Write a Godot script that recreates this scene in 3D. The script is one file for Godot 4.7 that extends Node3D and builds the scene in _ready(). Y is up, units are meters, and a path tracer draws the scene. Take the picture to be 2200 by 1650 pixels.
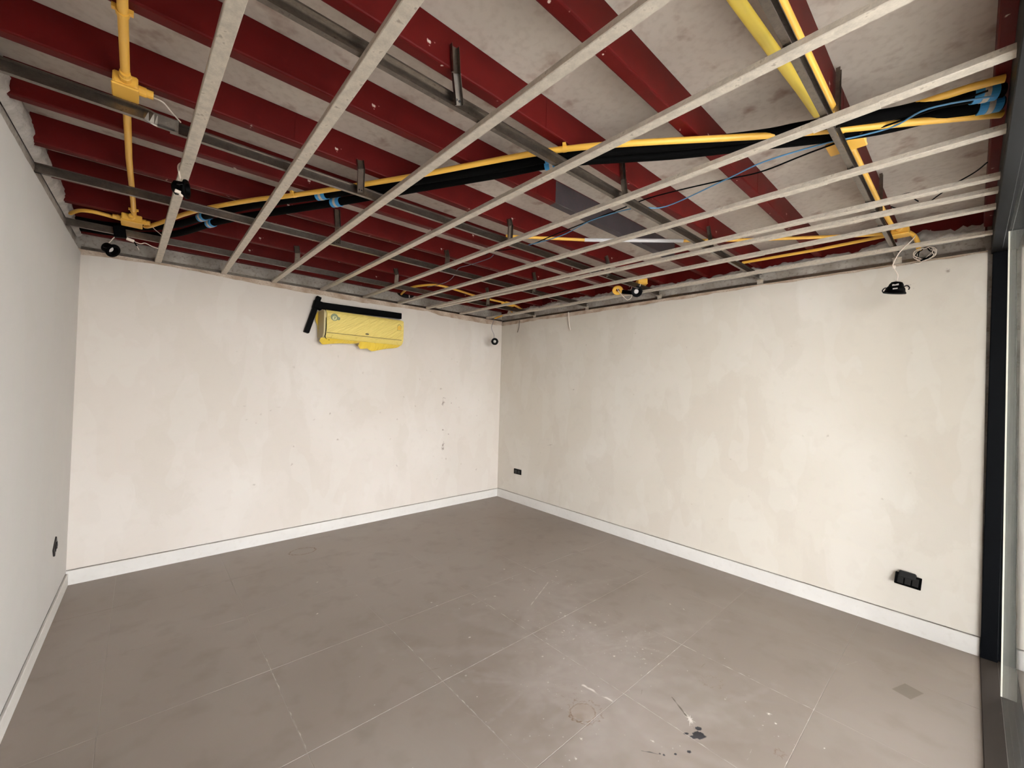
extends Node3D

var used := {}
var M := {}
const SKY_ENERGY := 5.0
const EXPOSURE := 7.15

# ------------------------------------------------------------------ naming
func numbered(n: String) -> String:
	var k: int = used.get(n, 0)
	used[n] = k + 1
	return n if k == 0 else "%s_%03d" % [n, k]

func thing(called: String, label: String, category: String, at := Vector3.ZERO, group := "") -> Node3D:
	var o := Node3D.new()
	o.name = numbered(called)
	add_child(o)
	o.position = at
	o.set_meta("label", label)
	o.set_meta("category", category)
	if group != "":
		o.set_meta("group", group)
	return o

func part(called: String, st: SurfaceTool, mat: Material, parent: Node3D) -> MeshInstance3D:
	var o := MeshInstance3D.new()
	o.name = called
	st.generate_normals()
	o.mesh = st.commit()
	o.material_override = mat
	o.cast_shadow = GeometryInstance3D.SHADOW_CASTING_SETTING_ON
	parent.add_child(o, true)
	return o

func struct(called: String) -> Node3D:
	var o := Node3D.new()
	o.name = called
	o.set_meta("kind", "structure")
	add_child(o)
	return o

# ------------------------------------------------------------------ shapes
func nst() -> SurfaceTool:
	var st := SurfaceTool.new()
	st.begin(Mesh.PRIMITIVE_TRIANGLES)
	st.set_smooth_group(-1)
	return st

func tri(st: SurfaceTool, a: Vector3, b: Vector3, c: Vector3) -> void:
	st.add_vertex(a); st.add_vertex(c); st.add_vertex(b)

# corners counter-clockwise seen from outside
func quad(st: SurfaceTool, a: Vector3, b: Vector3, c: Vector3, d: Vector3) -> void:
	tri(st, a, b, c); tri(st, a, c, d)

func tri_uv(st: SurfaceTool, p: Array, u: Array) -> void:
	for k in [0, 2, 1]:
		st.set_uv(u[k]); st.add_vertex(p[k])

func box(st: SurfaceTool, c: Vector3, s: Vector3, b := Basis.IDENTITY, bev := 0.0) -> void:
	var h := s / 2.0
	if bev <= 0.0:
		var v := []
		for i in 8:
			v.append(c + b * Vector3(h.x * (1 if i & 1 else -1), h.y * (1 if i & 2 else -1), h.z * (1 if i & 4 else -1)))
		quad(st, v[4], v[5], v[7], v[6]); quad(st, v[1], v[0], v[2], v[3])
		quad(st, v[5], v[1], v[3], v[7]); quad(st, v[0], v[4], v[6], v[2])
		quad(st, v[6], v[7], v[3], v[2]); quad(st, v[0], v[1], v[5], v[4])
		return
	var poly := PackedVector2Array([Vector2(-h.x + bev, -h.y), Vector2(h.x - bev, -h.y), Vector2(h.x, -h.y + bev), Vector2(h.x, h.y - bev), Vector2(h.x - bev, h.y), Vector2(-h.x + bev, h.y), Vector2(-h.x, h.y - bev), Vector2(-h.x, -h.y + bev)])
	var k := Vector2((h.x - bev) / h.x, (h.y - bev) / h.y)
	var rings := [[-h.z, k], [-h.z + bev, Vector2.ONE], [h.z - bev, Vector2.ONE], [h.z, k]]
	for i in 3:
		for j in 8:
			var p0 := poly[j]; var p1 := poly[(j + 1) % 8]
			var ka: Vector2 = rings[i][1]; var kb: Vector2 = rings[i + 1][1]
			var za: float = rings[i][0]; var zb: float = rings[i + 1][0]
			quad(st, c + b * Vector3(p0.x * ka.x, p0.y * ka.y, za), c + b * Vector3(p1.x * ka.x, p1.y * ka.y, za), c + b * Vector3(p1.x * kb.x, p1.y * kb.y, zb), c + b * Vector3(p0.x * kb.x, p0.y * kb.y, zb))
	for j in range(1, 7):
		tri(st, c + b * Vector3(poly[0].x * k.x, poly[0].y * k.y, h.z), c + b * Vector3(poly[j].x * k.x, poly[j].y * k.y, h.z), c + b * Vector3(poly[j + 1].x * k.x, poly[j + 1].y * k.y, h.z))
		tri(st, c + b * Vector3(poly[0].x * k.x, poly[0].y * k.y, -h.z), c + b * Vector3(poly[j + 1].x * k.x, poly[j + 1].y * k.y, -h.z), c + b * Vector3(poly[j].x * k.x, poly[j].y * k.y, -h.z))

# closed outline in (u, v), extruded along w by length l; basis columns are u, v, w
func prism(st: SurfaceTool, poly: PackedVector2Array, o: Vector3, b: Basis, l: float) -> void:
	var n := poly.size()
	if Geometry2D.is_polygon_clockwise(poly):
		poly.reverse()
	for i in n:
		var p := poly[i]; var q := poly[(i + 1) % n]
		quad(st, o + b * Vector3(p.x, p.y, 0), o + b * Vector3(q.x, q.y, 0), o + b * Vector3(q.x, q.y, l), o + b * Vector3(p.x, p.y, l))
	var t := Geometry2D.triangulate_polygon(poly)
	for i in range(0, t.size(), 3):
		var a := poly[t[i]]; var c := poly[t[i + 1]]; var d := poly[t[i + 2]]
		if (c - a).cross(d - a) < 0:
			var e := c; c = d; d = e
		tri(st, o + b * Vector3(a.x, a.y, l), o + b * Vector3(c.x, c.y, l), o + b * Vector3(d.x, d.y, l))
		tri(st, o + b * Vector3(a.x, a.y, 0), o + b * Vector3(d.x, d.y, 0), o + b * Vector3(c.x, c.y, 0))

func smooth_path(pts: Array, per := 6) -> PackedVector3Array:
	var out := PackedVector3Array()
	var n := pts.size()
	for i in n - 1:
		var p0: Vector3 = pts[max(i - 1, 0)]; var p1: Vector3 = pts[i]; var p2: Vector3 = pts[i + 1]; var p3: Vector3 = pts[min(i + 2, n - 1)]
		for k in per:
			out.append(p1.cubic_interpolate(p2, p0, p3, float(k) / per))
	out.append(pts[n - 1])
	return out

func tube(st: SurfaceTool, path: PackedVector3Array, r: float, sides := 10) -> void:
	st.set_smooth_group(0)
	var rings := []
	var side := Vector3.ZERO
	for i in path.size():
		var t := (path[min(i + 1, path.size() - 1)] - path[max(i - 1, 0)]).normalized()
		if side == Vector3.ZERO:
			side = t.cross(Vector3.UP if absf(t.y) < 0.9 else Vector3.RIGHT).normalized()
		side = (side - t * side.dot(t)).normalized()
		var up := t.cross(side)
		var ring := []
		for k in sides:
			var a := TAU * k / sides
			ring.append(path[i] + (side * cos(a) + up * sin(a)) * r)
		rings.append(ring)
	for i in rings.size() - 1:
		for k in sides:
			var k2 := (k + 1) % sides
			quad(st, rings[i][k], rings[i][k2], rings[i + 1][k2], rings[i + 1][k])
	st.set_smooth_group(-1)
	for k in range(1, sides - 1):
		tri(st, rings[0][0], rings[0][k + 1], rings[0][k])
		tri(st, rings[-1][0], rings[-1][k], rings[-1][k + 1])

func rod(st: SurfaceTool, a: Vector3, b: Vector3, r: float, sides := 12) -> void:
	tube(st, PackedVector3Array([a, b]), r, sides)

# profile of (radius, height) along +Z of the basis
func lathe(st: SurfaceTool, prof: Array, o := Vector3.ZERO, b := Basis.IDENTITY, sides := 24) -> void:
	st.set_smooth_group(-1)
	for i in prof.size() - 1:
		var p: Vector2 = prof[i]; var q: Vector2 = prof[i + 1]
		for k in sides:
			var a0 := TAU * k / sides; var a1 := TAU * (k + 1) / sides
			var d0 := Vector3(cos(a0), sin(a0), 0); var d1 := Vector3(cos(a1), sin(a1), 0)
			var A := o + b * (d0 * p.x + Vector3(0, 0, p.y)); var B := o + b * (d1 * p.x + Vector3(0, 0, p.y))
			var C := o + b * (d1 * q.x + Vector3(0, 0, q.y)); var D := o + b * (d0 * q.x + Vector3(0, 0, q.y))
			if p.x > 1e-6:
				tri(st, A, B, C)
			if q.x > 1e-6:
				tri(st, A, C, D)

func facing(dir: Vector3) -> Basis:
	var z := dir.normalized()
	var x := Vector3.UP.cross(z).normalized()
	return Basis(x, z.cross(x), z)

# ------------------------------------------------------------------ materials
func mat(c: Color, rough := 0.8, metal := 0.0) -> StandardMaterial3D:
	var m := StandardMaterial3D.new()
	m.albedo_color = c
	m.roughness = rough
	m.metallic = metal
	return m

func noise(freq: float, seed_: int, oct := 4, kind := FastNoiseLite.TYPE_SIMPLEX_SMOOTH) -> FastNoiseLite:
	var n := FastNoiseLite.new()
	n.seed = seed_
	n.noise_type = kind
	n.frequency = freq
	n.fractal_type = FastNoiseLite.FRACTAL_FBM if oct > 1 else FastNoiseLite.FRACTAL_NONE
	n.fractal_octaves = oct
	return n

func tex(img: Image) -> ImageTexture:
	img.generate_mipmaps()
	return ImageTexture.create_from_image(img)

func tri_noise(m: StandardMaterial3D, img: Image, scale_: float) -> StandardMaterial3D:
	m.albedo_texture = tex(img)
	m.uv1_triplanar = true
	m.uv1_world_triplanar = true
	m.uv1_scale = Vector3.ONE * scale_
	return m

func mix(a: Color, b: Color, t: float) -> Color:
	return a.lerp(b, clampf(t, 0.0, 1.0))

func tile_image(size: int, f: Callable) -> Image:
	var img := Image.create(size, size, false, Image.FORMAT_RGB8)
	for y in size:
		for x in size:
			img.set_pixel(x, y, f.call(float(x), float(y)))
	return img

func red_image() -> Image:
	var a := noise(0.012, 3).get_seamless_image(512, 512, false, false, 0.15)
	var b := noise(0.06, 9, 3).get_seamless_image(512, 512, false, false, 0.15)
	var c := noise(0.028, 21, 5).get_seamless_image(512, 512, false, false, 0.15)
	var img := Image.create(512, 512, false, Image.FORMAT_RGB8)
	for y in 512:
		for x in 512:
			var v := a.get_pixel(x, y).r
			var col := mix(Color(0.32, 0.035, 0.028), Color(0.38, 0.055, 0.045), v)
			col = mix(col, Color(0.42, 0.11, 0.09), (b.get_pixel(x, y).r - 0.62) * 1.2)
			var w := c.get_pixel(x, y).r
			if w > 0.86:
				col = mix(col, Color(0.78, 0.70, 0.65), (w - 0.86) * 30.0)
			img.set_pixel(x, y, col)
	return img

func board_image() -> Image:
	var a := noise(0.004, 31).get_seamless_image(1024, 1024, false, false, 0.15)
	var b := noise(0.05, 33, 4).get_seamless_image(1024, 1024, false, false, 0.15)
	var c := noise(0.011, 35, 5).get_seamless_image(1024, 1024, false, false, 0.15)
	var img := Image.create(1024, 1024, false, Image.FORMAT_RGB8)
	for y in 1024:
		for x in 1024:
			var col := mix(Color(0.745, 0.695, 0.645), Color(0.82, 0.775, 0.72), a.get_pixel(x, y).r)
			col = mix(col, Color(0.60, 0.53, 0.47), (b.get_pixel(x, y).r - 0.45) * 0.55)
			var w := c.get_pixel(x, y).r
			col = mix(col, Color(0.52, 0.41, 0.35), (w - 0.68) * 2.2)
			img.set_pixel(x, y, col)
	return img

func concrete_image(lo: Color, hi: Color, dirt: Color, seed_: int) -> Image:
	var a := noise(0.008, seed_, 5).get_seamless_image(512, 512, false, false, 0.15)
	var b := noise(0.07, seed_ + 2, 4).get_seamless_image(512, 512, false, false, 0.15)
	var img := Image.create(512, 512, false, Image.FORMAT_RGB8)
	for y in 512:
		for x in 512:
			var col := mix(lo, hi, (a.get_pixel(x, y).r - 0.2) * 1.5)
			col = mix(col, dirt, (b.get_pixel(x, y).r - 0.6) * 1.4)
			img.set_pixel(x, y, col)
	return img

func zinc_image() -> Image:
	var a := noise(0.02, 51, 4).get_seamless_image(512, 512, false, false, 0.15)
	var b := noise(0.11, 53, 2).get_seamless_image(512, 512, false, false, 0.15)
	var img := Image.create(512, 512, false, Image.FORMAT_RGB8)
	for y in 512:
		for x in 512:
			var v := 0.66 + 0.12 * (a.get_pixel(x, y).r - 0.5) + 0.05 * (b.get_pixel(x, y).r - 0.5)
			var col := Color(v, v * 0.985, v * 0.95)
			col = mix(col, Color(0.36, 0.33, 0.30), (a.get_pixel(x, y).r - 0.74) * 3.0)
			img.set_pixel(x, y, col)
	return img

# hand-skimmed plaster on a wall w by h metres: trowel patches with soft and sharp edges
func plaster_image(w: float, h: float, seed_: int, base: Color, lite: Color, dark: Color, strength: float) -> Image:
	var px := 190.0
	var iw := int(w * px); var ih := int(h * px)
	var img := Image.create(iw, ih, false, Image.FORMAT_RGB8)
	var n1 := noise(0.55, seed_, 3)
	var n2 := noise(0.9, seed_ + 1, 4)
	n2.domain_warp_enabled = true
	n2.domain_warp_amplitude = 0.5
	n2.domain_warp_frequency = 0.9
	var n3 := noise(6.0, seed_ + 2, 4)
	var n4 := noise(1.6, seed_ + 3, 3)
	for y in ih:
		for x in iw:
			var X := x / px; var Y := y / px
			var a := n1.get_noise_2d(X, Y)
			var b := n2.get_noise_2d(X * 1.3, Y * 0.75)
			var c := n3.get_noise_2d(X, Y)
			var d := n4.get_noise_2d(X * 1.6, Y * 0.6)
			var col := mix(base, lite, (a + 0.1) * 1.3 * strength)
			col = mix(col, dark, smoothstep(0.06, 0.20, b) * 0.55 * strength)
			col = mix(col, lite, smoothstep(0.12, 0.16, d) * 0.35 * strength)
			col = mix(col, dark, smoothstep(0.18, 0.5, c) * 0.28 * strength)
			img.set_pixel(x, y, col)
	return img

# soft-edged blot in an image, in metres; k = pixels per metre
func blot(img: Image, k: Vector2, c: Vector2, r: Vector2, turn: float, col: Color, power := 1.0, edge := 0.35, wob := 0.0, seed_ := 0, hollow := 0.0, square := false) -> void:
	var n := noise(1.0, seed_ + 100, 2)
	var big := maxf(r.x, r.y) * 1.5
	for y in range(maxi(0, int((c.y - big) * k.y)), mini(img.get_height(), int((c.y + big) * k.y) + 1)):
		for x in range(maxi(0, int((c.x - big) * k.x)), mini(img.get_width(), int((c.x + big) * k.x) + 1)):
			var d := (Vector2(x / k.x, y / k.y) - c).rotated(-turn)
			var q := Vector2(d.x / r.x, d.y / r.y)
			var e := maxf(absf(q.x), absf(q.y)) if square else q.length()
			if wob > 0.0:
				e *= 1.0 + wob * n.get_noise_2d(q.normalized().x * 2.2 + seed_, q.normalized().y * 2.2) * 2.0 + wob * 0.8 * n.get_noise_2d(q.x * 5.0, q.y * 5.0 + seed_)
			var t := 1.0 - smoothstep(1.0 - edge, 1.0, e)
			if hollow > 0.0:
				t *= smoothstep(1.0 - hollow - edge, 1.0 - hollow, e)
				t *= 0.55 + 0.9 * n.get_noise_2d(x * 0.09, y * 0.09)
			if t > 0.0:
				img.set_pixel(x, y, mix(img.get_pixel(x, y), col, minf(t * power, 1.0)))

func stroke(img: Image, k: Vector2, a: Vector2, b: Vector2, w: float, col: Color, power: float, seed_ := 0) -> void:
	var n := int((b - a).length() / (w * 0.6)) + 1
	var ns := noise(3.0, seed_, 2)
	for i in n + 1:
		var p := a.lerp(b, float(i) / n)
		var v := ns.get_noise_1d(i * w * 3.0)
		blot(img, k, p + Vector2(v, -v) * w * 0.8, Vector2(w, w) * (0.75 + 0.6 * v), 0.0, col, clampf(power * (0.7 + 1.2 * v), 0.0, 1.0), 0.7)

func _ready() -> void:
	setup_camera_and_light()
	make_materials()
	build_shell()
	build_floor()
	build_roof_steel()
	build_grid()
	build_pipes()
	build_fittings()
	build_air_conditioner()
	build_outlets()

# ------------------------------------------------------------------ camera, sky, exposure
func setup_camera_and_light() -> void:
	var yaw := 0.7326338; var pitch := 0.00890991; var roll := 0.02791845
	var f := Vector3(sin(yaw) * cos(pitch), sin(pitch), -cos(yaw) * cos(pitch))
	var r := f.cross(Vector3.UP).normalized()
	var u := r.cross(f)
	var r2 := r * cos(roll) + u * sin(roll)
	var u2 := u * cos(roll) - r * sin(roll)
	var cam := Camera3D.new()
	cam.name = "camera"
	cam.transform = Transform3D(Basis(r2, u2, -f), Vector3(-3.82468, 1.55, 4.47356))
	cam.fov = rad_to_deg(2.0 * atan(825.0 / 886.797))
	cam.near = 0.01
	add_child(cam)
	cam.current = true
	var we := WorldEnvironment.new()
	we.name = "world"
	var e := Environment.new()
	var sky := Sky.new()
	var sm := ProceduralSkyMaterial.new()
	sm.sky_top_color = Color(0.83, 0.86, 0.90)
	sm.sky_horizon_color = Color(0.945, 0.945, 0.94)
	sm.ground_horizon_color = Color(0.80, 0.79, 0.76)
	sm.ground_bottom_color = Color(0.55, 0.53, 0.50)
	sm.sun_angle_max = 0.0
	sm.energy_multiplier = SKY_ENERGY
	sky.sky_material = sm
	e.background_mode = Environment.BG_SKY
	e.sky = sky
	e.tonemap_mode = Environment.TONE_MAPPER_LINEAR
	e.tonemap_exposure = EXPOSURE
	e.sdfgi_enabled = true
	e.ssao_enabled = true
	e.ssil_enabled = true
	we.environment = e
	add_child(we)

func make_materials() -> void:
	M.red = tri_noise(mat(Color.WHITE, 0.55), red_image(), 0.9)
	M.red.metallic_specular = 0.3
	M.board = tri_noise(mat(Color.WHITE, 0.9), board_image(), 0.45)
	M.strip = tri_noise(mat(Color.WHITE, 0.95), concrete_image(Color(0.56, 0.52, 0.475), Color(0.70, 0.665, 0.625), Color(0.38, 0.33, 0.29), 61), 0.9)
	M.mortar = tri_noise(mat(Color.WHITE, 0.95), concrete_image(Color(0.64, 0.61, 0.575), Color(0.80, 0.77, 0.735), Color(0.50, 0.46, 0.43), 71), 1.5)
	M.undercoat = tri_noise(mat(Color.WHITE, 0.95), concrete_image(Color(0.66, 0.57, 0.49), Color(0.78, 0.71, 0.64), Color(0.40, 0.33, 0.28), 81), 1.7)
	M.zinc = tri_noise(mat(Color(1.16, 1.11, 1.05), 0.45, 0.3), zinc_image(), 2.2)
	M.zinc_side = tri_noise(mat(Color(0.74, 0.70, 0.67), 0.29, 0.95), zinc_image(), 2.2)
	M.yellow = mat(Color(0.95, 0.73, 0.30), 0.4)
	M.lemon = mat(Color(0.96, 0.84, 0.34), 0.4)
	M.foam = mat(Color(0.03, 0.027, 0.025), 0.8)
	M.foam.metallic_specular = 0.15
	M.blue = mat(Color(0.22, 0.55, 0.76), 0.5)
	M.blue_wire = mat(Color(0.33, 0.52, 0.66), 0.5)
	M.grey_wire = mat(Color(0.38, 0.37, 0.42), 0.5)
	M.black = mat(Color(0.02, 0.02, 0.022), 0.5)
	M.black.metallic_specular = 0.15
	M.white_wire = mat(Color(0.86, 0.80, 0.74), 0.5)
	M.lens = mat(Color(0.80, 0.77, 0.75), 0.35)
	M.screw = mat(Color(0.12, 0.11, 0.11), 0.4, 0.6)
	M.frame = mat(Color(0.035, 0.04, 0.05), 0.5)
	M.frame.metallic_specular = 0.15
	M.header = mat(Color(0.085, 0.08, 0.075), 0.5)
	M.header.metallic_specular = 0.2
	M.track = mat(Color(0.24, 0.215, 0.195), 0.8)
	M.track.metallic_specular = 0.1
	M.seal = mat(Color(0.92, 0.90, 0.84), 0.4)
	M.base = tri_noise(mat(Color.WHITE, 0.6), concrete_image(Color(0.815, 0.795, 0.77), Color(0.845, 0.825, 0.80), Color(0.78, 0.75, 0.715), 91), 0.5)
	var g := mat(Color(0.85, 0.92, 0.90, 0.06), 0.0)
	g.transparency = BaseMaterial3D.TRANSPARENCY_ALPHA
	M.glass = g
	M.outside = mat(Color(0.73, 0.72, 0.70), 0.9)

# ------------------------------------------------------------------ room shell
# top outline of a plaster coat along a wall of length l
func ragged(l: float, tops: Array, amp: float, freq: float, seed_: int) -> PackedVector2Array:
	var n := noise(freq, seed_, 4)
	var out := PackedVector2Array()
	var count := int(l / 0.022)
	for i in count + 1:
		var s := l * i / count
		var y := 0.0
		for k in tops.size() - 1:
			var p: Vector2 = tops[k]; var q: Vector2 = tops[k + 1]
			if s >= p.x and s <= q.x + 1e-4:
				y = lerpf(p.y, q.y, (s - p.x) / (q.x - p.x))
		out.append(Vector2(s, y + amp * n.get_noise_1d(s * 10.0)))
	return out

# a coat on a wall: o = floor point where it starts, d = along, n = towards the room
func coat(called: String, parent: Node3D, o: Vector3, d: Vector3, n: Vector3, thick: float, y0: float, top: PackedVector2Array, h: float, m: Material, lean := 0.0) -> void:
	var st := nst()
	var l := top[top.size() - 1].x
	for i in top.size() - 1:
		var p := top[i]; var q := top[i + 1]
		var P := func(s: float, y: float, f: float) -> Vector3: return o + d * s + Vector3.UP * y + n * (f + lean * y)
		var a: Vector3 = P.call(p.x, y0, thick); var b: Vector3 = P.call(q.x, y0, thick)
		var c: Vector3 = P.call(q.x, q.y, thick); var e: Vector3 = P.call(p.x, p.y, thick)
		var U := func(s: float, y: float) -> Vector2: return Vector2(s / l, 1.0 - y / h)
		var ua: Vector2 = U.call(p.x, y0); var ub: Vector2 = U.call(q.x, y0); var uc: Vector2 = U.call(q.x, q.y); var ue: Vector2 = U.call(p.x, p.y)
		tri_uv(st, [a, b, c], [ua, ub, uc]); tri_uv(st, [a, c, e], [ua, uc, ue])
		var c2: Vector3 = P.call(q.x, q.y + 0.004, 0.0); var e2: Vector3 = P.call(p.x, p.y + 0.004, 0.0)
		tri_uv(st, [e, c, c2], [ue, uc, uc]); tri_uv(st, [e, c2, e2], [ue, uc, ue])
	part(called, st, m, parent)

func uv_mat(img: Image, rough: float) -> StandardMaterial3D:
	var m := mat(Color.WHITE, rough)
	m.albedo_texture = tex(img)
	return m

# lumpy mortar band
func lumps(parent: Node3D, called: String, o: Vector3, d: Vector3, n: Vector3, l: float, y0: float, tops: Array, out_: float, seed_: int, back := 0.01) -> void:
	var st := nst()
	st.set_smooth_group(0)
	var nz := noise(9.0, seed_, 4)
	var nt := noise(3.2, seed_ + 1, 5)
	var cnt := int(l / 0.018); var rows := 8
	var P := func(i: int, j: int) -> Vector3:
		var s := l * i / cnt
		var y1 := 0.0
		for k in tops.size() - 1:
			var p: Vector2 = tops[k]; var q: Vector2 = tops[k + 1]
			if s >= p.x and s <= q.x + 1e-4:
				y1 = lerpf(p.y, q.y, (s - p.x) / (q.x - p.x))
		y1 += 0.03 * nt.get_noise_1d(s * 2.2) + 0.012 * nz.get_noise_1d(s * 7.0)
		var t := float(j) / rows
		var y := lerpf(y0, maxf(y1, y0 + 0.005), t)
		var bump := sin(PI * clampf(t * 0.85 + 0.15, 0.0, 1.0))
		if j == 0:
			return o + d * s + Vector3.UP * y - n * back
		return o + d * s + Vector3.UP * y + n * (out_ * bump * (0.8 + 0.9 * nz.get_noise_2d(s * 3.0, y * 3.0)))
	for i in cnt:
		for j in rows:
			quad(st, P.call(i, j), P.call(i + 1, j), P.call(i + 1, j + 1), P.call(i, j + 1))
	part(called, st, M.mortar, parent)

func build_shell() -> void:
	var C := Vector3(0.007, 0, -0.037); var L := Vector3(-4.197, 0, 0.026)
	# back wall
	var wb := struct("wall_back")
	var db := (C - L).normalized(); var nb := Vector3.UP.cross(db) * -1.0
	if nb.z < 0: nb = -nb
	var lb := (C - L).length()
	var st := nst()
	box(st, (L + C) / 2 + Vector3.UP * 1.3675 - nb * 0.112, Vector3(lb + 0.5, 2.735, 0.2), Basis(db, Vector3.UP, nb))
	part("masonry", st, M.strip, wb)
	var im := plaster_image(lb, 2.52, 11, Color(0.815, 0.775, 0.735), Color(0.85, 0.82, 0.79), Color(0.785, 0.745, 0.70), 0.6)
	var k := Vector2(im.get_width() / lb, im.get_height() / 2.52)
	var rng := RandomNumberGenerator.new(); rng.seed = 5
	for i in 46:   # scuffs and nail marks
		var c := Vector2(rng.randf_range(1.0, lb - 0.3), rng.randf_range(0.5, 2.2))
		blot(im, k, c, Vector2(rng.randf_range(0.004, 0.013), rng.randf_range(0.003, 0.02)), rng.randf() * 3.0, Color(0.5, 0.43, 0.38), rng.randf_range(0.15, 0.5), 0.8, 0.3, i)
	for p in [[3.25, 2.52 - 1.40, 0.012, 0.005], [3.27, 2.52 - 1.395, 0.012, 0.004], [3.24, 2.52 - 1.33, 0.012, 0.03], [3.37, 2.52 - 1.33, 0.006, 0.006], [3.25, 2.52 - 0.99, 0.012, 0.01], [3.26, 2.52 - 0.80, 0.012, 0.03], [3.26, 2.52 - 0.75, 0.014, 0.018], [3.34, 2.52 - 0.93, 0.01, 0.005]]:
		blot(im, k, Vector2(p[0], p[1]), Vector2(p[2], p[3]), 0.3, Color(0.42, 0.35, 0.32), 0.6, 0.6, 0.5, int(p[1] * 100))
	var tb := [Vector2(0, 2.445), Vector2(0.21, 2.462), Vector2(0.51, 2.472), Vector2(0.7, 2.466), Vector2(0.91, 2.458), Vector2(1.13, 2.446), Vector2(2.14, 2.434), Vector2(2.56, 2.448), Vector2(3.0, 2.458), Vector2(3.16, 2.43), Vector2(3.88, 2.419), Vector2(lb, 2.43)]
	coat("plaster", wb, L, db, nb, 0.0, 0.112, ragged(lb, tb, 0.011, 0.4, 7), 2.52, uv_mat(im, 0.75))
	var ub := [Vector2(0, 2.495), Vector2(0.5, 2.505), Vector2(1.2, 2.495), Vector2(2.2, 2.492), Vector2(lb, 2.490)]
	coat("undercoat", wb, L, db, nb, -0.004, 2.38, ragged(lb, ub, 0.010, 0.6, 17), 2.52, M.undercoat)
	# right wall
	var wr := struct("wall_right")
	st = nst()
	box(st, Vector3(0.118, 1.29, 2.3), Vector3(0.2, 2.58, 4.75))
	box(st, Vector3(0.15, 2.6575, 2.3), Vector3(0.136, 0.155, 4.75))
	part("masonry", st, M.strip, wr)
	var lr := 4.57
	im = plaster_image(lr, 2.52, 23, Color(0.80, 0.765, 0.715), Color(0.845, 0.82, 0.785), Color(0.765, 0.725, 0.675), 0.6)
	k = Vector2(im.get_width() / lr, im.get_height() / 2.52)
	for p in [[4.16, 2.34, 0.02, 0.012], [4.2, 2.31, 0.03, 0.008], [4.4, 2.38, 0.012, 0.01], [1.35, 1.55, 0.01, 0.006], [1.0, 0.85, 0.03, 0.004]]:
		blot(im, k, Vector2(p[0], 2.52 - p[1]), Vector2(p[2], p[3]), -0.3, Color(0.45, 0.38, 0.33), 0.6, 0.7, 0.4, int(p[0] * 100))
	for i in 30:
		blot(im, k, Vector2(rng.randf_range(0.2, 4.4), rng.randf_range(0.3, 2.3)), Vector2(rng.randf_range(0.003, 0.012), rng.randf_range(0.003, 0.01)), rng.randf() * 3.0, Color(0.55, 0.48, 0.42), rng.randf_range(0.1, 0.4), 0.8, 0.3, i + 60)
	var tr := [Vector2(0, 2.43), Vector2(0.3, 2.43), Vector2(0.86, 2.44), Vector2(1.3, 2.424), Vector2(1.9, 2.436), Vector2(2.7, 2.441), Vector2(3.4, 2.455), Vector2(lr, 2.452)]
	coat("plaster", wr, Vector3(0.006, 0, -0.037), Vector3(0, 0, 1), Vector3(-1, 0, 0), 0.0, 0.117, ragged(lr, tr, 0.011, 0.5, 27), 2.52, uv_mat(im, 0.7))
	var ur := [Vector2(0, 2.482), Vector2(1.08, 2.478), Vector2(2.8, 2.472), Vector2(lr, 2.466)]
	coat("undercoat", wr, Vector3(0.006, 0, -0.037), Vector3(0, 0, 1), Vector3(-1, 0, 0), -0.004, 2.38, ragged(lr, ur, 0.006, 0.7, 37), 2.52, M.undercoat)
	lumps(wr, "mortar_band", Vector3(-0.031, 0, 0.15), Vector3(0, 0, 1), Vector3(-1, 0, 0), 4.37, 2.555, [Vector2(0, 2.625), Vector2(1.4, 2.63), Vector2(2.6, 2.60), Vector2(3.3, 2.61), Vector2(3.75, 2.60), Vector2(3.95, 2.655), Vector2(4.1, 2.66), Vector2(4.25, 2.625), Vector2(4.4, 2.64)], 0.026, 41, 0.038)
	# left wall, slightly out of square
	var wl := struct("wall_left")
	var N := Vector3(-4.295, 0, 4.64)
	var dl := (L - N).normalized(); var nl := dl.cross(Vector3.UP) * -1.0
	if nl.x < 0: nl = -nl
	var ll := (L - N).length()
	st = nst()
	box(st, (L + N) / 2 + Vector3.UP * 1.3675 - nl * 0.112, Vector3(0.2, 2.735, ll + 0.4), Basis(nl, Vector3.UP, nl.cross(Vector3.UP)))
	part("masonry", st, M.strip, wl)
	im = plaster_image(ll, 2.52, 37, Color(0.80, 0.782, 0.76), Color(0.82, 0.802, 0.78), Color(0.775, 0.757, 0.735), 0.35)
	var tl := [Vector2(0, 2.50), Vector2(ll * 0.55, 2.485), Vector2(ll, 2.466)]
	coat("plaster", wl, N, dl, nl, 0.0, 0.092, ragged(ll, tl, 0.006, 0.5, 47), 2.52, uv_mat(im, 0.7), 0.006)
	lumps(wl, "mortar_band", N + nl * 0.004 + dl * 0.1, dl, nl, ll - 0.1, 2.575, [Vector2(0, 2.72), Vector2(ll, 2.70)], 0.018, 53)
	# front wall: all door, with a head of masonry over it
	var wf := struct("wall_front")
	st = nst()
	box(st, Vector3(-2.1, 2.665, 4.85), Vector3(4.9, 0.14, 0.16))
	part("head_masonry", st, M.strip, wf)
	st = nst()
	box(st, Vector3(-3.88, 1.30, 4.83), Vector3(0.95, 2.60, 0.16))
	part("side_masonry", st, M.strip, wf)
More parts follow.
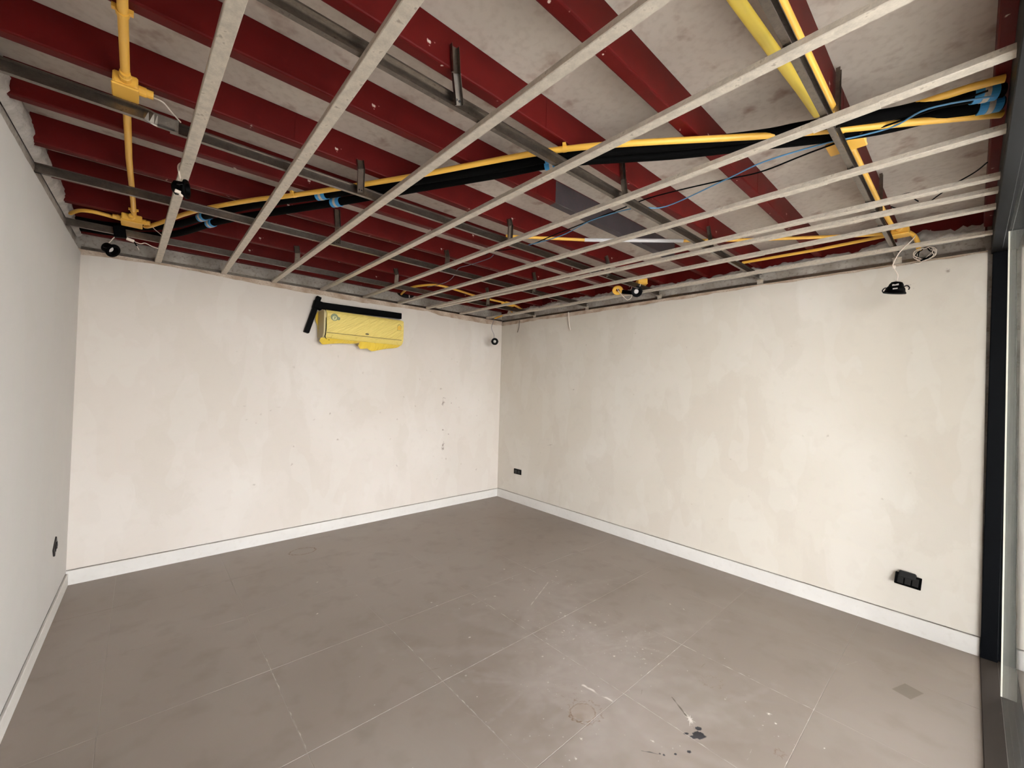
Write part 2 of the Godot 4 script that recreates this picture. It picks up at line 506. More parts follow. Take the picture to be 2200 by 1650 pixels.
	# baseboards
	for b in [["baseboard_back", L, db, nb, lb, 0.106], ["baseboard_right", Vector3(0.006, 0, -0.037), Vector3(0, 0, 1), Vector3(-1, 0, 0), 4.565, 0.111], ["baseboard_left", N, dl, nl, ll, 0.086]]:
		var bb := struct(b[0])
		st = nst()
		var h: float = b[5]
		var t := 0.010 if b[0] != "baseboard_left" else 0.014
		var d: Vector3 = b[2]; var n: Vector3 = b[3]
		var bs := Basis(n, Vector3.UP, d)
		prism(st, PackedVector2Array([Vector2(0, 0), Vector2(t, 0), Vector2(t, h - 0.004), Vector2(t - 0.004, h), Vector2(0, h)]), b[1], bs, b[4])
		part("board", st, M.base, bb)
	# ceiling: boards laid over the joists
	var ce := struct("ceiling")
	var xs := [-4.40, -2.198, 0.21]
	var zs := [-0.2, 0.365, 1.60, 2.855, 4.11, 4.95]
	for i in 2:
		for j in zs.size() - 1:
			st = nst()
			var x0: float = xs[i] + 0.0015; var x1: float = xs[i + 1] - 0.0015
			var z0: float = zs[j] + 0.001; var z1: float = zs[j + 1] - 0.001
			box(st, Vector3((x0 + x1) / 2, 2.744 + 0.001 * ((i + j) % 2), (z0 + z1) / 2), Vector3(x1 - x0, 0.016, z1 - z0))
			part("deck_board", st, M.board, ce)
	st = nst()
	box(st, Vector3(-2.1, 2.83, 2.37), Vector3(4.9, 0.14, 5.2))
	part("roof_slab", st, M.strip, ce)
	# sliding door across the front
	var dr := struct("door_1")
	st = nst(); box(st, Vector3(0.012, 1.223, 4.576), Vector3(0.09, 2.446, 0.068), Basis(Vector3(1, 0, 0), 0.0090), 0.003)
	part("jamb", st, M.frame, dr)
	st = nst(); box(st, Vector3(0.035, 1.223, 4.64), Vector3(0.06, 2.446, 0.075))
	part("jamb", st, M.frame, dr)
	st = nst(); box(st, Vector3(-4.27, 1.223, 4.63), Vector3(0.05, 2.446, 0.14))
	part("jamb", st, M.frame, dr)
	st = nst()
	box(st, Vector3(-2.12, 2.521, 4.569), Vector3(4.28, 0.15, 0.044), Basis.IDENTITY, 0.003)
	box(st, Vector3(-2.12, 2.5215, 4.675), Vector3(4.28, 0.149, 0.172))
	part("header", st, M.header, dr)
	st = nst(); box(st, Vector3(-2.12, 0.004, 4.565), Vector3(4.28, 0.012, 0.07), Basis.IDENTITY, 0.002)
	box(st, Vector3(-2.12, 0.002, 4.66), Vector3(4.28, 0.008, 0.12))
	part("track", st, M.track, dr)
	for g in [[-1.05, 0.005, 4.634], [-2.1, -0.47, 4.604]]:
		st = nst(); box(st, Vector3((g[0] + g[1]) / 2, 1.231, g[2]), Vector3(g[1] - g[0], 2.43, 0.010))
		part("glass_pane", st, M.glass, dr)
	st = nst(); box(st, Vector3(-0.466, 1.231, 4.603), Vector3(0.005, 2.42, 0.014))
	part("edge_seal", st, M.seal, dr)
	var te := struct("terrace")
	st = nst(); box(st, Vector3(-2, -0.07, 14.8), Vector3(40, 0.1, 20))
	part("paving", st, M.outside, te)
	st = nst(); box(st, Vector3(-2, 2.85, 7.2), Vector3(12, 0.12, 4.5))
	part("canopy", st, M.outside, te)
	st = nst(); box(st, Vector3(-0.2, 1.4, 5.55), Vector3(2.2, 2.84, 0.2))
	part("side_wall", st, M.outside, te)

func build_floor() -> void:
	var fl := struct("floor")
	var st := nst()
	box(st, Vector3(-2.1, -0.0608, 2.3), Vector3(4.8, 0.12, 5.0))
	part("grout_bed", st, mat(Color(0.64, 0.60, 0.565), 0.8), fl)
	# one picture of the paint, dirt and spills on the whole floor; x from -4.4, z from -0.2
	var S := 1024
	var W := 4.7
	var img := Image.create(S, S, false, Image.FORMAT_RGB8)
	var n1 := noise(0.5, 5, 3); var n2 := noise(4.0, 6, 4); var n3 := noise(1.3, 8, 4)
	for y in S:
		for x in S:
			var X := x * W / S; var Y := y * W / S
			var col := mix(Color(0.555, 0.503, 0.465), Color(0.605, 0.557, 0.522), 0.5 + n1.get_noise_2d(X, Y))
			col = mix(col, Color(0.48, 0.43, 0.385), (n2.get_noise_2d(X, Y) - 0.1) * 0.5)
			col = mix(col, Color(0.60, 0.565, 0.53), smoothstep(0.15, 0.5, n3.get_noise_2d(X * 1.5, Y * 0.8)) * 0.22)
			img.set_pixel(x, y, col)
	img.resize(2048, 2048, Image.INTERPOLATE_CUBIC)
	var k := Vector2.ONE * 2048.0 / W
	var o := Vector2(4.4, 0.2)
	var white := Color(0.90, 0.87, 0.84); var brown := Color(0.42, 0.32, 0.24); var ink := Color(0.09, 0.09, 0.11)
	# rings left by pots and buckets
	blot(img, k, o + Vector2(-2.20, 3.245), Vector2(0.066, 0.058), 0.3, Color(0.52, 0.42, 0.33), 0.35, 0.3, 0.1, 1)
	blot(img, k, o + Vector2(-2.205, 3.245), Vector2(0.068, 0.06), 0.2, brown, 1.6, 0.10, 0.06, 2, 0.07)
	blot(img, k, o + Vector2(-2.195, 3.25), Vector2(0.085, 0.075), 0.5, brown, 1.2, 0.08, 0.1, 3, 0.05)
	blot(img, k, o + Vector2(-2.16, 3.10), Vector2(0.07, 0.045), 0.9, brown, 0.5, 0.12, 0.3, 4, 0.06)
	blot(img, k, o + Vector2(-2.68, 0.40), Vector2(0.115, 0.085), 0.1, brown, 1.7, 0.10, 0.05, 5, 0.06)
	blot(img, k, o + Vector2(-1.50, 3.56), Vector2(0.06, 0.045), 0.6, brown, 0.5, 0.1, 0.2, 6, 0.06)
	blot(img, k, o + Vector2(-1.725, 3.936), Vector2(0.024, 0.02), 0.2, brown, 1.0, 0.3, 0.25, 7, 0.15)
	# black paint spill
	for p in [[-1.905, 3.668, 0.03, 0.022], [-1.935, 3.655, 0.016, 0.010], [-1.868, 3.650, 0.016, 0.011], [-1.94, 3.626, 0.013, 0.006], [-2.122, 3.615, 0.005, 0.005], [-2.08, 3.645, 0.006, 0.005], [-2.023, 3.678, 0.010, 0.007], [-2.13, 3.60, 0.004, 0.003]]:
		blot(img, k, o + Vector2(p[0], p[1]), Vector2(p[2], p[3]), 0.6, ink, 1.0, 0.15, 0.11, int(-p[0] * 100))
	stroke(img, k, o + Vector2(-2.178, 3.541), o + Vector2(-2.135, 3.60), 0.003, ink, 0.45, 3)
	stroke(img, k, o + Vector2(-1.776, 3.476), o + Vector2(-1.842, 3.584), 0.005, Color(0.30, 0.26, 0.22), 0.8, 4)
	stroke(img, k, o + Vector2(-1.842, 3.584), o + Vector2(-1.887, 3.64), 0.003, Color(0.35, 0.30, 0.26), 0.5, 5)
	blot(img, k, o + Vector2(-1.845, 3.60), Vector2(0.025, 0.012), 2.2, white, 0.9, 0.4, 0.4, 8)
	stroke(img, k, o + Vector2(-2.062, 3.128), o + Vector2(-2.035, 3.295), 0.009, white, 0.75, 6)
	stroke(img, k, o + Vector2(-1.71, 2.388), o + Vector2(-1.349, 2.224), 0.006, white, 0.45, 7)
	stroke(img, k, o + Vector2(-2.04, 2.12), o + Vector2(-1.90, 2.12), 0.004, white, 0.3, 9)
	# pale filler dust caught along some of the tile joints
	for q in [[-1.945, 2.0, -1.945, 4.0], [-2.62, 2.64, -1.28, 2.64], [-2.605, 2.05, -2.605, 3.15], [-3.265, 1.82, -3.265, 2.62], [-1.95, 3.305, -1.35, 3.305], [-1.31, 3.2, -1.31, 3.97], [-1.79, 3.975, -1.22, 3.975], [-3.2, 2.64, -2.9, 2.64], [-1.31, 1.9, -1.31, 2.3]]:
		stroke(img, k, o + Vector2(q[0], q[1]), o + Vector2(q[2], q[3]), 0.003, Color(0.80, 0.765, 0.73), 0.55, int(q[1] * 10))
	# dull rectangle near the door
	blot(img, k, o + Vector2(-0.76, 4.268), Vector2(0.065, 0.042), 0.35, Color(0.36, 0.32, 0.27), 0.45, 0.12, 0.0, 0, 0.0, true)
	# chips and splashes of white paint
	var rng := RandomNumberGenerator.new(); rng.seed = 77
	for c in [[-1.75, 2.75, 0.30, 90], [-1.55, 3.15, 0.25, 60], [-2.2, 3.0, 0.35, 46], [-1.5, 2.3, 0.4, 40], [-2.5, 3.2, 0.25, 18], [-1.2, 2.2, 0.4, 22], [-1.55, 3.9, 0.2, 16], [-2.25, 3.5, 0.3, 24], [-1.9, 2.4, 0.8, 40], [-1.3, 3.1, 0.4, 20], [-2.9, 2.6, 0.5, 8], [-2.6, 1.8, 0.7, 10]]:
		for i in int(c[3]):
			var p := o + Vector2(c[0] + rng.randfn() * c[2] * 0.5, c[1] + rng.randfn() * c[2] * 0.5)
			var r := 0.0016 + 0.006 * pow(rng.randf(), 4.0)
			blot(img, k, p, Vector2(r, r * rng.randf_range(0.5, 1.0)), rng.randf() * 3.0, white, rng.randf_range(0.4, 1.0), 0.4, 0.4, i)
	# pale dusty haze of dried filler
	for c in [[-1.72, 2.85, 0.30, 0.16], [-2.25, 2.95, 0.32, 0.22], [-1.55, 3.1, 0.2, 0.12], [-1.9, 2.9, 0.75, 0.6], [-2.1, 3.5, 0.6, 0.4], [-1.6, 2.3, 0.6, 0.5], [-2.0, 3.2, 0.5, 0.4]]:
		blot(img, k, o + Vector2(c[0], c[1]), Vector2(c[2], c[3]), 0.5, Color(0.74, 0.70, 0.68), 0.22, 0.9, 0.4, int(c[2] * 100))
	for i in 26:
		var p := o + Vector2(rng.randf_range(-3.6, -0.4), rng.randf_range(0.4, 4.2))
		stroke(img, k, p, p + Vector2(rng.randfn(), rng.randfn()) * 0.06, 0.002, Color(0.70, 0.66, 0.61) if i % 2 else Color(0.46, 0.40, 0.35), 0.4, i)
	var m := mat(Color.WHITE, 0.42)
	m.albedo_texture = tex(img)
	m.metallic_specular = 0.45
	var rough := noise(0.03, 99, 4).get_seamless_image(256, 256, false, false, 0.15)
	rough.convert(Image.FORMAT_RGB8)
	var xs := [-4.33, -3.925, -3.265, -2.605, -1.945, -1.31, -0.65, 0.06]
	var zs := [-0.06, 0.65, 1.31, 1.98, 2.64, 3.305, 3.975, 4.535]
	for i in 7:
		for j in 7:
			st = nst()
			var g := 0.0010; var bv := 0.0007; var dz := -0.0012
			var x0: float = xs[i] + g; var x1: float = xs[i + 1] - g; var z0: float = zs[j] + g; var z1: float = zs[j + 1] - g
			var U := func(v: Vector3) -> Vector2: return (Vector2(v.x, v.z) + o) / W
			var top := [Vector3(x0 + bv, 0, z1 - bv), Vector3(x1 - bv, 0, z1 - bv), Vector3(x1 - bv, 0, z0 + bv), Vector3(x0 + bv, 0, z0 + bv)]
			var low := [Vector3(x0, dz, z1), Vector3(x1, dz, z1), Vector3(x1, dz, z0), Vector3(x0, dz, z0)]
			tri_uv(st, [top[0], top[1], top[2]], [U.call(top[0]), U.call(top[1]), U.call(top[2])])
			tri_uv(st, [top[0], top[2], top[3]], [U.call(top[0]), U.call(top[2]), U.call(top[3])])
			for q in 4:
				var r := (q + 1) % 4
				tri_uv(st, [low[q], low[r], top[r]], [U.call(low[q]), U.call(low[r]), U.call(top[r])])
				tri_uv(st, [low[q], top[r], top[q]], [U.call(low[q]), U.call(top[r]), U.call(top[q])])
			part("tile", st, m, fl)

# ------------------------------------------------------------------ red steel above
const JOISTS := [4.13, 3.715, 3.305, 2.885, 2.47, 2.045, 1.62, 1.21, 0.80, 0.39, 0.082]
const ORDINAL := ["first", "second", "third", "fourth", "fifth", "sixth", "seventh", "eighth", "ninth", "tenth", "eleventh"]

func left_x(z: float) -> float:
	return -4.197 - 0.0212 * (z - 0.026)

func build_roof_steel() -> void:
	var b := 0.006
	var w := 0.048; var h := 0.13
	var prof := PackedVector2Array([Vector2(b, 0), Vector2(w - b, 0), Vector2(w - 0.0015, 0.0015), Vector2(w, b), Vector2(w, h), Vector2(0, h), Vector2(0, b), Vector2(0.0015, 0.0015)])
	for i in JOISTS.size():
		var z: float = JOISTS[i]
		var x0 := left_x(z) + 0.002
		var lab := "red-painted steel joist under the ceiling boards, %s one counted from the glass door" % ORDINAL[i]
		if i == 10:
			lab = "red-painted steel joist closest to the back wall"
		if i == 4:
			lab = "red-painted steel joist with a length of dark grey primer on its right half"
		var t := thing("steel_joist", lab, "joist", Vector3(x0, 2.605, z - w), "red steel joists carrying the ceiling boards")
		var st := nst()
		prism(st, prof, Vector3.ZERO, Basis(Vector3(0, 0, 1), Vector3(0, 1, 0), Vector3(1, 0, 0)), -0.032 - x0)
		part("box_section", st, M.red, t)
		if i == 4 or i == 3:
			pass
		# weld seams between the two channels that make the box
		st = nst()
		for s in 2:
			var xx := 0.9 + 1.55 * s + 0.37 * (i % 4)
			box(st, Vector3(xx, 0.065, w + 0.0006), Vector3(0.006, 0.118, 0.0015))
		var ws := part("weld_seam", st, M.red, t)
		ws.set_meta("kind", "stuff")
	var primer := tri_noise(mat(Color.WHITE, 0.6), concrete_image(Color(0.22, 0.19, 0.20), Color(0.28, 0.24, 0.25), Color(0.36, 0.22, 0.21), 101), 1.1)
	var j: Node3D = get_node("steel_joist_003")
	var st2 := nst()
	box(st2, Vector3(2.86, 0.064, 0.024), Vector3(1.42, 0.1285, 0.0495), Basis.IDENTITY, 0.003)
	part("primer_coat", st2, primer, j)
	var t2 := thing("steel_beam", "red-painted steel edge beam along the top of the right wall", "beam", Vector3(-0.03, 2.582, -0.03))
	st2 = nst(); box(st2, Vector3(0.055, 0.0765, 2.29), Vector3(0.11, 0.153, 4.54), Basis.IDENTITY, 0.004)
	part("box_section", st2, M.red, t2)
	t2 = thing("steel_beam", "red-painted steel beam over the sliding glass door", "beam", Vector3(-4.25, 2.605, 4.514))
	st2 = nst(); box(st2, Vector3(2.108, 0.065, 0.045), Vector3(4.216, 0.13, 0.09), Basis.IDENTITY, 0.004)
	part("box_section", st2, M.red, t2)

# ------------------------------------------------------------------ galvanised ceiling grid
func furring_profile() -> PackedVector2Array:
	var w := 0.0205; var h := 0.020; var t := 0.0012; var l := 0.007; var c := 0.0022
	return PackedVector2Array([Vector2(-w + c, 0), Vector2(w - c, 0), Vector2(w, c), Vector2(w, h), Vector2(w - l, h), Vector2(w - l, h - t), Vector2(w - t, h - t), Vector2(w - t, t + c), Vector2(w - t - c, t), Vector2(-w + t + c, t), Vector2(-w + t, t + c), Vector2(-w + t, h - t), Vector2(-w + l, h - t), Vector2(-w + l, h), Vector2(-w, h), Vector2(-w, c)])

const CARRY := [[3.262, 3.285], [2.372, 2.385], [1.495, 1.485], [0.608, 0.628], [4.122, 4.126]]

func carry_z(i: int, x: float) -> float:
	return lerpf(CARRY[i][0], CARRY[i][1], clampf((x + 4.2) / 4.2, 0.0, 1.0))

func build_grid() -> void:
	var chans := [[-3.745, -3.645], [-3.302, -3.372], [-2.908, -2.930], [-2.468, -2.522], [-2.024, -2.102], [-1.612, -1.624], [-1.240, -1.178], [-1.188, -1.004], [-0.745, -0.772], [-0.302, -0.308]]
	var labels := ["furring channel nearest the left wall, with a black downlight hanging beside it", "second furring channel from the left wall", "third furring channel from the left wall, ending left of the air conditioner", "fourth furring channel from the left wall, ending above the air conditioner's left half", "fifth furring channel from the left wall, ending above the air conditioner's right half", "sixth furring channel from the left wall, ending above the air conditioner's right end", "furring channel at left of the pair splaying from the back wall", "furring channel at right of the pair splaying from the back wall", "second furring channel from the right wall", "furring channel nearest the right wall"]
	for i in 10:
		var a := Vector3(chans[i][0], 2.487, 0.012); var b := Vector3(chans[i][1], 2.483, 4.545)
		if i == 7:
			a = a.lerp(b, 0.03)
		var d := (b - a).normalized()
		var x := Vector3.UP.cross(d).normalized()
		var bs := Basis(x, d.cross(x), d)
		var t := thing("furring_channel", "galvanised " + labels[i], "channel", a, "galvanised furring channels running from back wall to door")
		var st := nst()
		prism(st, furring_profile(), Vector3.ZERO, bs, (b - a).length())
		part("channel_body", st, M.zinc, t)
		var scr := nst()
		for kx in 5:
			var z := carry_z(kx, a.x)
			if z < a.z + 0.05: continue
			var p := a.lerp(b, (z - a.z) / (b.z - a.z)) - a
			lathe(scr, [Vector2(0.0, -0.0016), Vector2(0.0035, -0.001), Vector2(0.004, 0.0)], p + bs * Vector3(0.004, 0, 0.0), Basis(x, d, -bs.y).orthonormalized(), 8)
			# spring clip that hangs the channel from the carrying channel
			st = nst()
			box(st, p + Vector3(0, 0.043, -0.0095), Vector3(0.028, 0.052, 0.0014))
			box(st, p + Vector3(0, 0.0685, -0.0035), Vector3(0.028, 0.0014, 0.0125))
			part("clip", st, M.zinc_side, t)
		var rng := RandomNumberGenerator.new(); rng.seed = i * 7 + 3
		for q in 12:
			lathe(scr, [Vector2(0.0, -0.0012), Vector2(0.0024, -0.0008), Vector2(0.003, 0.0)], bs * Vector3(rng.randf_range(-0.012, 0.012), 0, rng.randf_range(0.2, 4.3)), Basis(x, d, -bs.y).orthonormalized(), 6)
		var sp := part("screws", scr, M.screw, t)
		sp.set_meta("kind", "stuff")
		# spliced lengths on the channels at the right
		var splice := {4: 4.18, 5: 3.95, 6: 4.06, 7: 4.0, 8: 3.45, 9: 3.2}
		if splice.has(i):
			st = nst()
			var w := 0.0225
			var zc: float = splice[i] - a.z
			prism(st, PackedVector2Array([Vector2(-w, -0.0014), Vector2(w, -0.0014), Vector2(w, 0.020), Vector2(w - 0.0014, 0.020), Vector2(w - 0.0014, -0.0002), Vector2(-w + 0.0014, -0.0002), Vector2(-w + 0.0014, 0.020), Vector2(-w, 0.020)]), bs * Vector3(0, 0, zc - 0.09), bs, 0.18)
			part("splice_sleeve", st, M.zinc, t)
	# carrying channels: web upright, flanges towards the door
	var f := 0.019; var hh := 0.045; var tk := 0.0012
	var prof := PackedVector2Array([Vector2(0, 0), Vector2(f, 0), Vector2(f, 0.005), Vector2(f - tk, 0.005), Vector2(f - tk, tk), Vector2(tk, tk), Vector2(tk, hh - tk), Vector2(f - tk, hh - tk), Vector2(f - tk, hh - 0.005), Vector2(f, hh - 0.005), Vector2(f, hh), Vector2(0, hh)])
	var names := ["second carrying channel from the door, with three hangers, running wall to wall", "middle carrying channel, starting short of the left wall beside a bent end", "carrying channel second from the back wall", "carrying channel nearest the back wall, with a black driver clamped near its left end", "carrying channel nearest the door, beside two yellow conduits"]
	var starts := [-4.26, -3.765, -4.225, -4.205, -4.28]
	for i in 5:
		var x0: float = starts[i]; var x1 := 0.0
		var a := Vector3(x0, 2.507, carry_z(i, x0) - 0.0065); var b := Vector3(x1, 2.507, carry_z(i, x1) - 0.0065)
		var d := (b - a).normalized()
		var u := d.cross(Vector3.UP).normalized()
		var t := thing("carrying_channel", "galvanised " + names[i], "channel", a, "galvanised carrying channels running from left to right wall")
		var st := nst()
		prism(st, prof, Vector3.ZERO, Basis(u, Vector3.UP, d), (b - a).length())
		part("channel_body", st, M.zinc_side, t)
		st = nst()
		var e := b - a
		box(st, e + Vector3(-0.016, 0.0, 0.006), Vector3(0.03, 0.001, 0.05))
		box(st, e + Vector3(-0.0015, -0.014, 0.008), Vector3(0.0015, 0.05, 0.046))
		part("wall_clip", st, M.zinc, t)
	# short piece from the left wall with a twisted end
	var t0 := thing("carrying_channel", "short galvanised carrying channel from the left wall, its free end twisted and shiny", "channel", Vector3(-4.243, 2.507, 2.395), "galvanised carrying channels running from left to right wall")
	var st0 := nst()
	var segs := [[0.0, 0.0], [0.40, 0.0], [0.415, 0.2], [0.43, 0.5], [0.44, 0.62], [0.49, 0.66], [0.502, 0.5]]
	for i in segs.size() - 1:
		var rot0 := Basis(Vector3(1, 0, 0), segs[i][1]); var rot1 := Basis(Vector3(1, 0, 0), segs[i + 1][1])
		for k in prof.size():
			var p := prof[k]; var q := prof[(k + 1) % prof.size()]
			var P := func(v: Vector2, r: Basis, xx: float) -> Vector3: return Vector3(xx, 0.02, 0) + r * Vector3(0, v.y - 0.02, v.x)
			quad(st0, P.call(p, rot0, segs[i][0]), P.call(p, rot1, segs[i + 1][0]), P.call(q, rot1, segs[i + 1][0]), P.call(q, rot0, segs[i][0]))
	part("channel_body", st0, M.zinc_side, t0)
	# hangers from joist faces down to the carrying channels: [x, top y, carrying index, joist face, tilt]
	var hs := [[-3.037, -3.08, 2.68, 0, 3.305], [-2.023, -2.095, 2.677, 0, 3.305], [-0.989, -1.098, 2.64, 0, 3.305], [-3.022, -3.063, 2.635, 1, 2.47], [-2.012, -2.097, 2.632, 1, 2.47], [-0.896, -1.041, 2.64, 1, 2.47], [-2.83, -2.881, 2.71, 2, 1.62], [-1.934, -2.022, 2.646, 2, 1.62], [-0.893, -1.026, 2.673, 2, 1.62], [-2.865, -2.916, 2.65, 3, 0.80], [-1.962, -2.058, 2.649, 3, 0.80], [-0.801, -0.956, 2.669, 3, 0.80], [-2.005, -1.995, 2.725, 4, 4.13], [-0.945, -0.952, 2.73, 4, 4.13]]
	var rows := ["second carrying channel from the door", "middle carrying channel", "second carrying channel from the back wall", "carrying channel nearest the back wall", "carrying channel nearest the door"]
	var place := ["leftmost", "middle", "rightmost"]
	for i in hs.size():
		var h: Array = hs[i]
		var z0: float = carry_z(h[3], h[0]) + 0.019
		var face: float = maxf(h[4] + 0.009, z0)
		var a := Vector3(h[0], 2.514, z0); var kn := Vector3(lerpf(h[0], h[1], 0.8), 2.592, face); var b := Vector3(h[1], h[2], face)
		var nm: String = place[i % 3] if h[3] < 4 else ["left", "right"][i - 12]
		var t := thing("hanger", "%s galvanised hanger on the %s" % [nm, rows[h[3]]], "hanger", a, "galvanised hangers between joists and grid")
		var st := nst()
		var w: float = [0.0145, 0.0165, 0.018, 0.019, 0.011][h[3]]
		var hp := PackedVector2Array([Vector2(-w, -0.006), Vector2(w, -0.006), Vector2(w, 0.007), Vector2(w - 0.001, 0.007), Vector2(w - 0.001, -0.005), Vector2(-w + 0.001, -0.005), Vector2(-w + 0.001, 0.007), Vector2(-w, 0.007)])
		for seg in [[a, kn], [kn, b]]:
			var d: Vector3 = (seg[1] - seg[0]).normalized()
			var zz := Vector3(1, 0, 0).cross(d).normalized()
			prism(st, hp, seg[0] - a, Basis(d.cross(zz), zz, d), (seg[1] - seg[0]).length())
		part("strap", st, M.zinc_side, t)
		var d0 := (kn - a).normalized()
		var z1 := Vector3(1, 0, 0).cross(d0).normalized()
		st = nst()
		for q in [-0.006, 0.006]:
			lathe(st, [Vector2(0.004, 0.0), Vector2(0.0035, 0.002), Vector2(0, 0.0025)], d0 * 0.014 + Vector3(q, 0, 0) - z1 * 0.004, Basis(Vector3(1, 0, 0), d0, z1).orthonormalized(), 8)
		part("screws", st, M.screw, t)
	# wall angles under the ends of the channels
	for wdat in [["wall_angle", "thin galvanised wall angle along the top of the back wall plaster", Vector3(-4.18, 2.494, 0.027), Vector3(0.002, 2.492, -0.036)], ["wall_angle", "thin galvanised wall angle along the top of the right wall plaster", Vector3(0.002, 2.480, -0.02), Vector3(0.002, 2.468, 4.525)]]:
		var a: Vector3 = wdat[2]; var b: Vector3 = wdat[3]
		var d := (b - a).normalized()
		var n := d.cross(Vector3.UP).normalized() * (1.0 if wdat[2].x < -1 else -1.0)
		if wdat[2].x > -1: n = Vector3(-1, 0, 0)
		var t := thing(wdat[0], wdat[1], "trim strip", a)
		var st := nst()
		prism(st, PackedVector2Array([Vector2(0, 0), Vector2(0.011, 0), Vector2(0.011, 0.0012), Vector2(0.0012, 0.0012), Vector2(0.0012, 0.022), Vector2(0, 0.022)]), Vector3.ZERO, Basis(n, Vector3.UP, d), (b - a).length())
		part("angle_body", st, M.zinc_side, t)

# ------------------------------------------------------------------ conduits, pipes, wires
func path_xz(y: float, a: Array) -> Array:
	var o := []
	for p in a:
		o.append(Vector3(p[0], p[2] if p.size() > 2 else y, p[1]))
	return o

func conduit(label: String, pts: Array, r: float, m: Material, smooth := 0) -> Node3D:
	var t := thing("conduit", label, "conduit", pts[0], "electrical conduits fixed under the joists")
	var loc := []
	for p in pts: loc.append(p - pts[0])
	var st := nst()
	tube(st, smooth_path(loc, smooth) if smooth > 0 else PackedVector3Array(loc), r, 14)
	part("pipe", st, m, t)
	return t

func clip_on(t: Node3D, at: Vector3, along: Vector3, r: float) -> void:
	var st := nst()
	var b := facing(along)
	lathe(st, [Vector2(r, -0.008), Vector2(r + 0.003, -0.008), Vector2(r + 0.003, 0.008), Vector2(r, 0.008)], at - t.position, b, 16)
	box(st, at - t.position + Vector3(0, r * 0.6, 0) + b.x * (r + 0.004), Vector3(0.014, 0.012, 0.014), b)
	box(st, at - t.position + Vector3(0, r * 0.6, 0) - b.x * (r + 0.004), Vector3(0.014, 0.012, 0.014), b)
	part("saddle", st, M.yellow, t)

func wire(called: String, label: String, cat: String, pts: Array, r: float, m: Material) -> Node3D:
	var t := thing(called, label, cat, pts[0])
	var loc := []
	for p in pts: loc.append(p - pts[0])
	var st := nst()
	tube(st, smooth_path(loc, 6), r, 7)
	part("sheath", st, m, t)
	return t

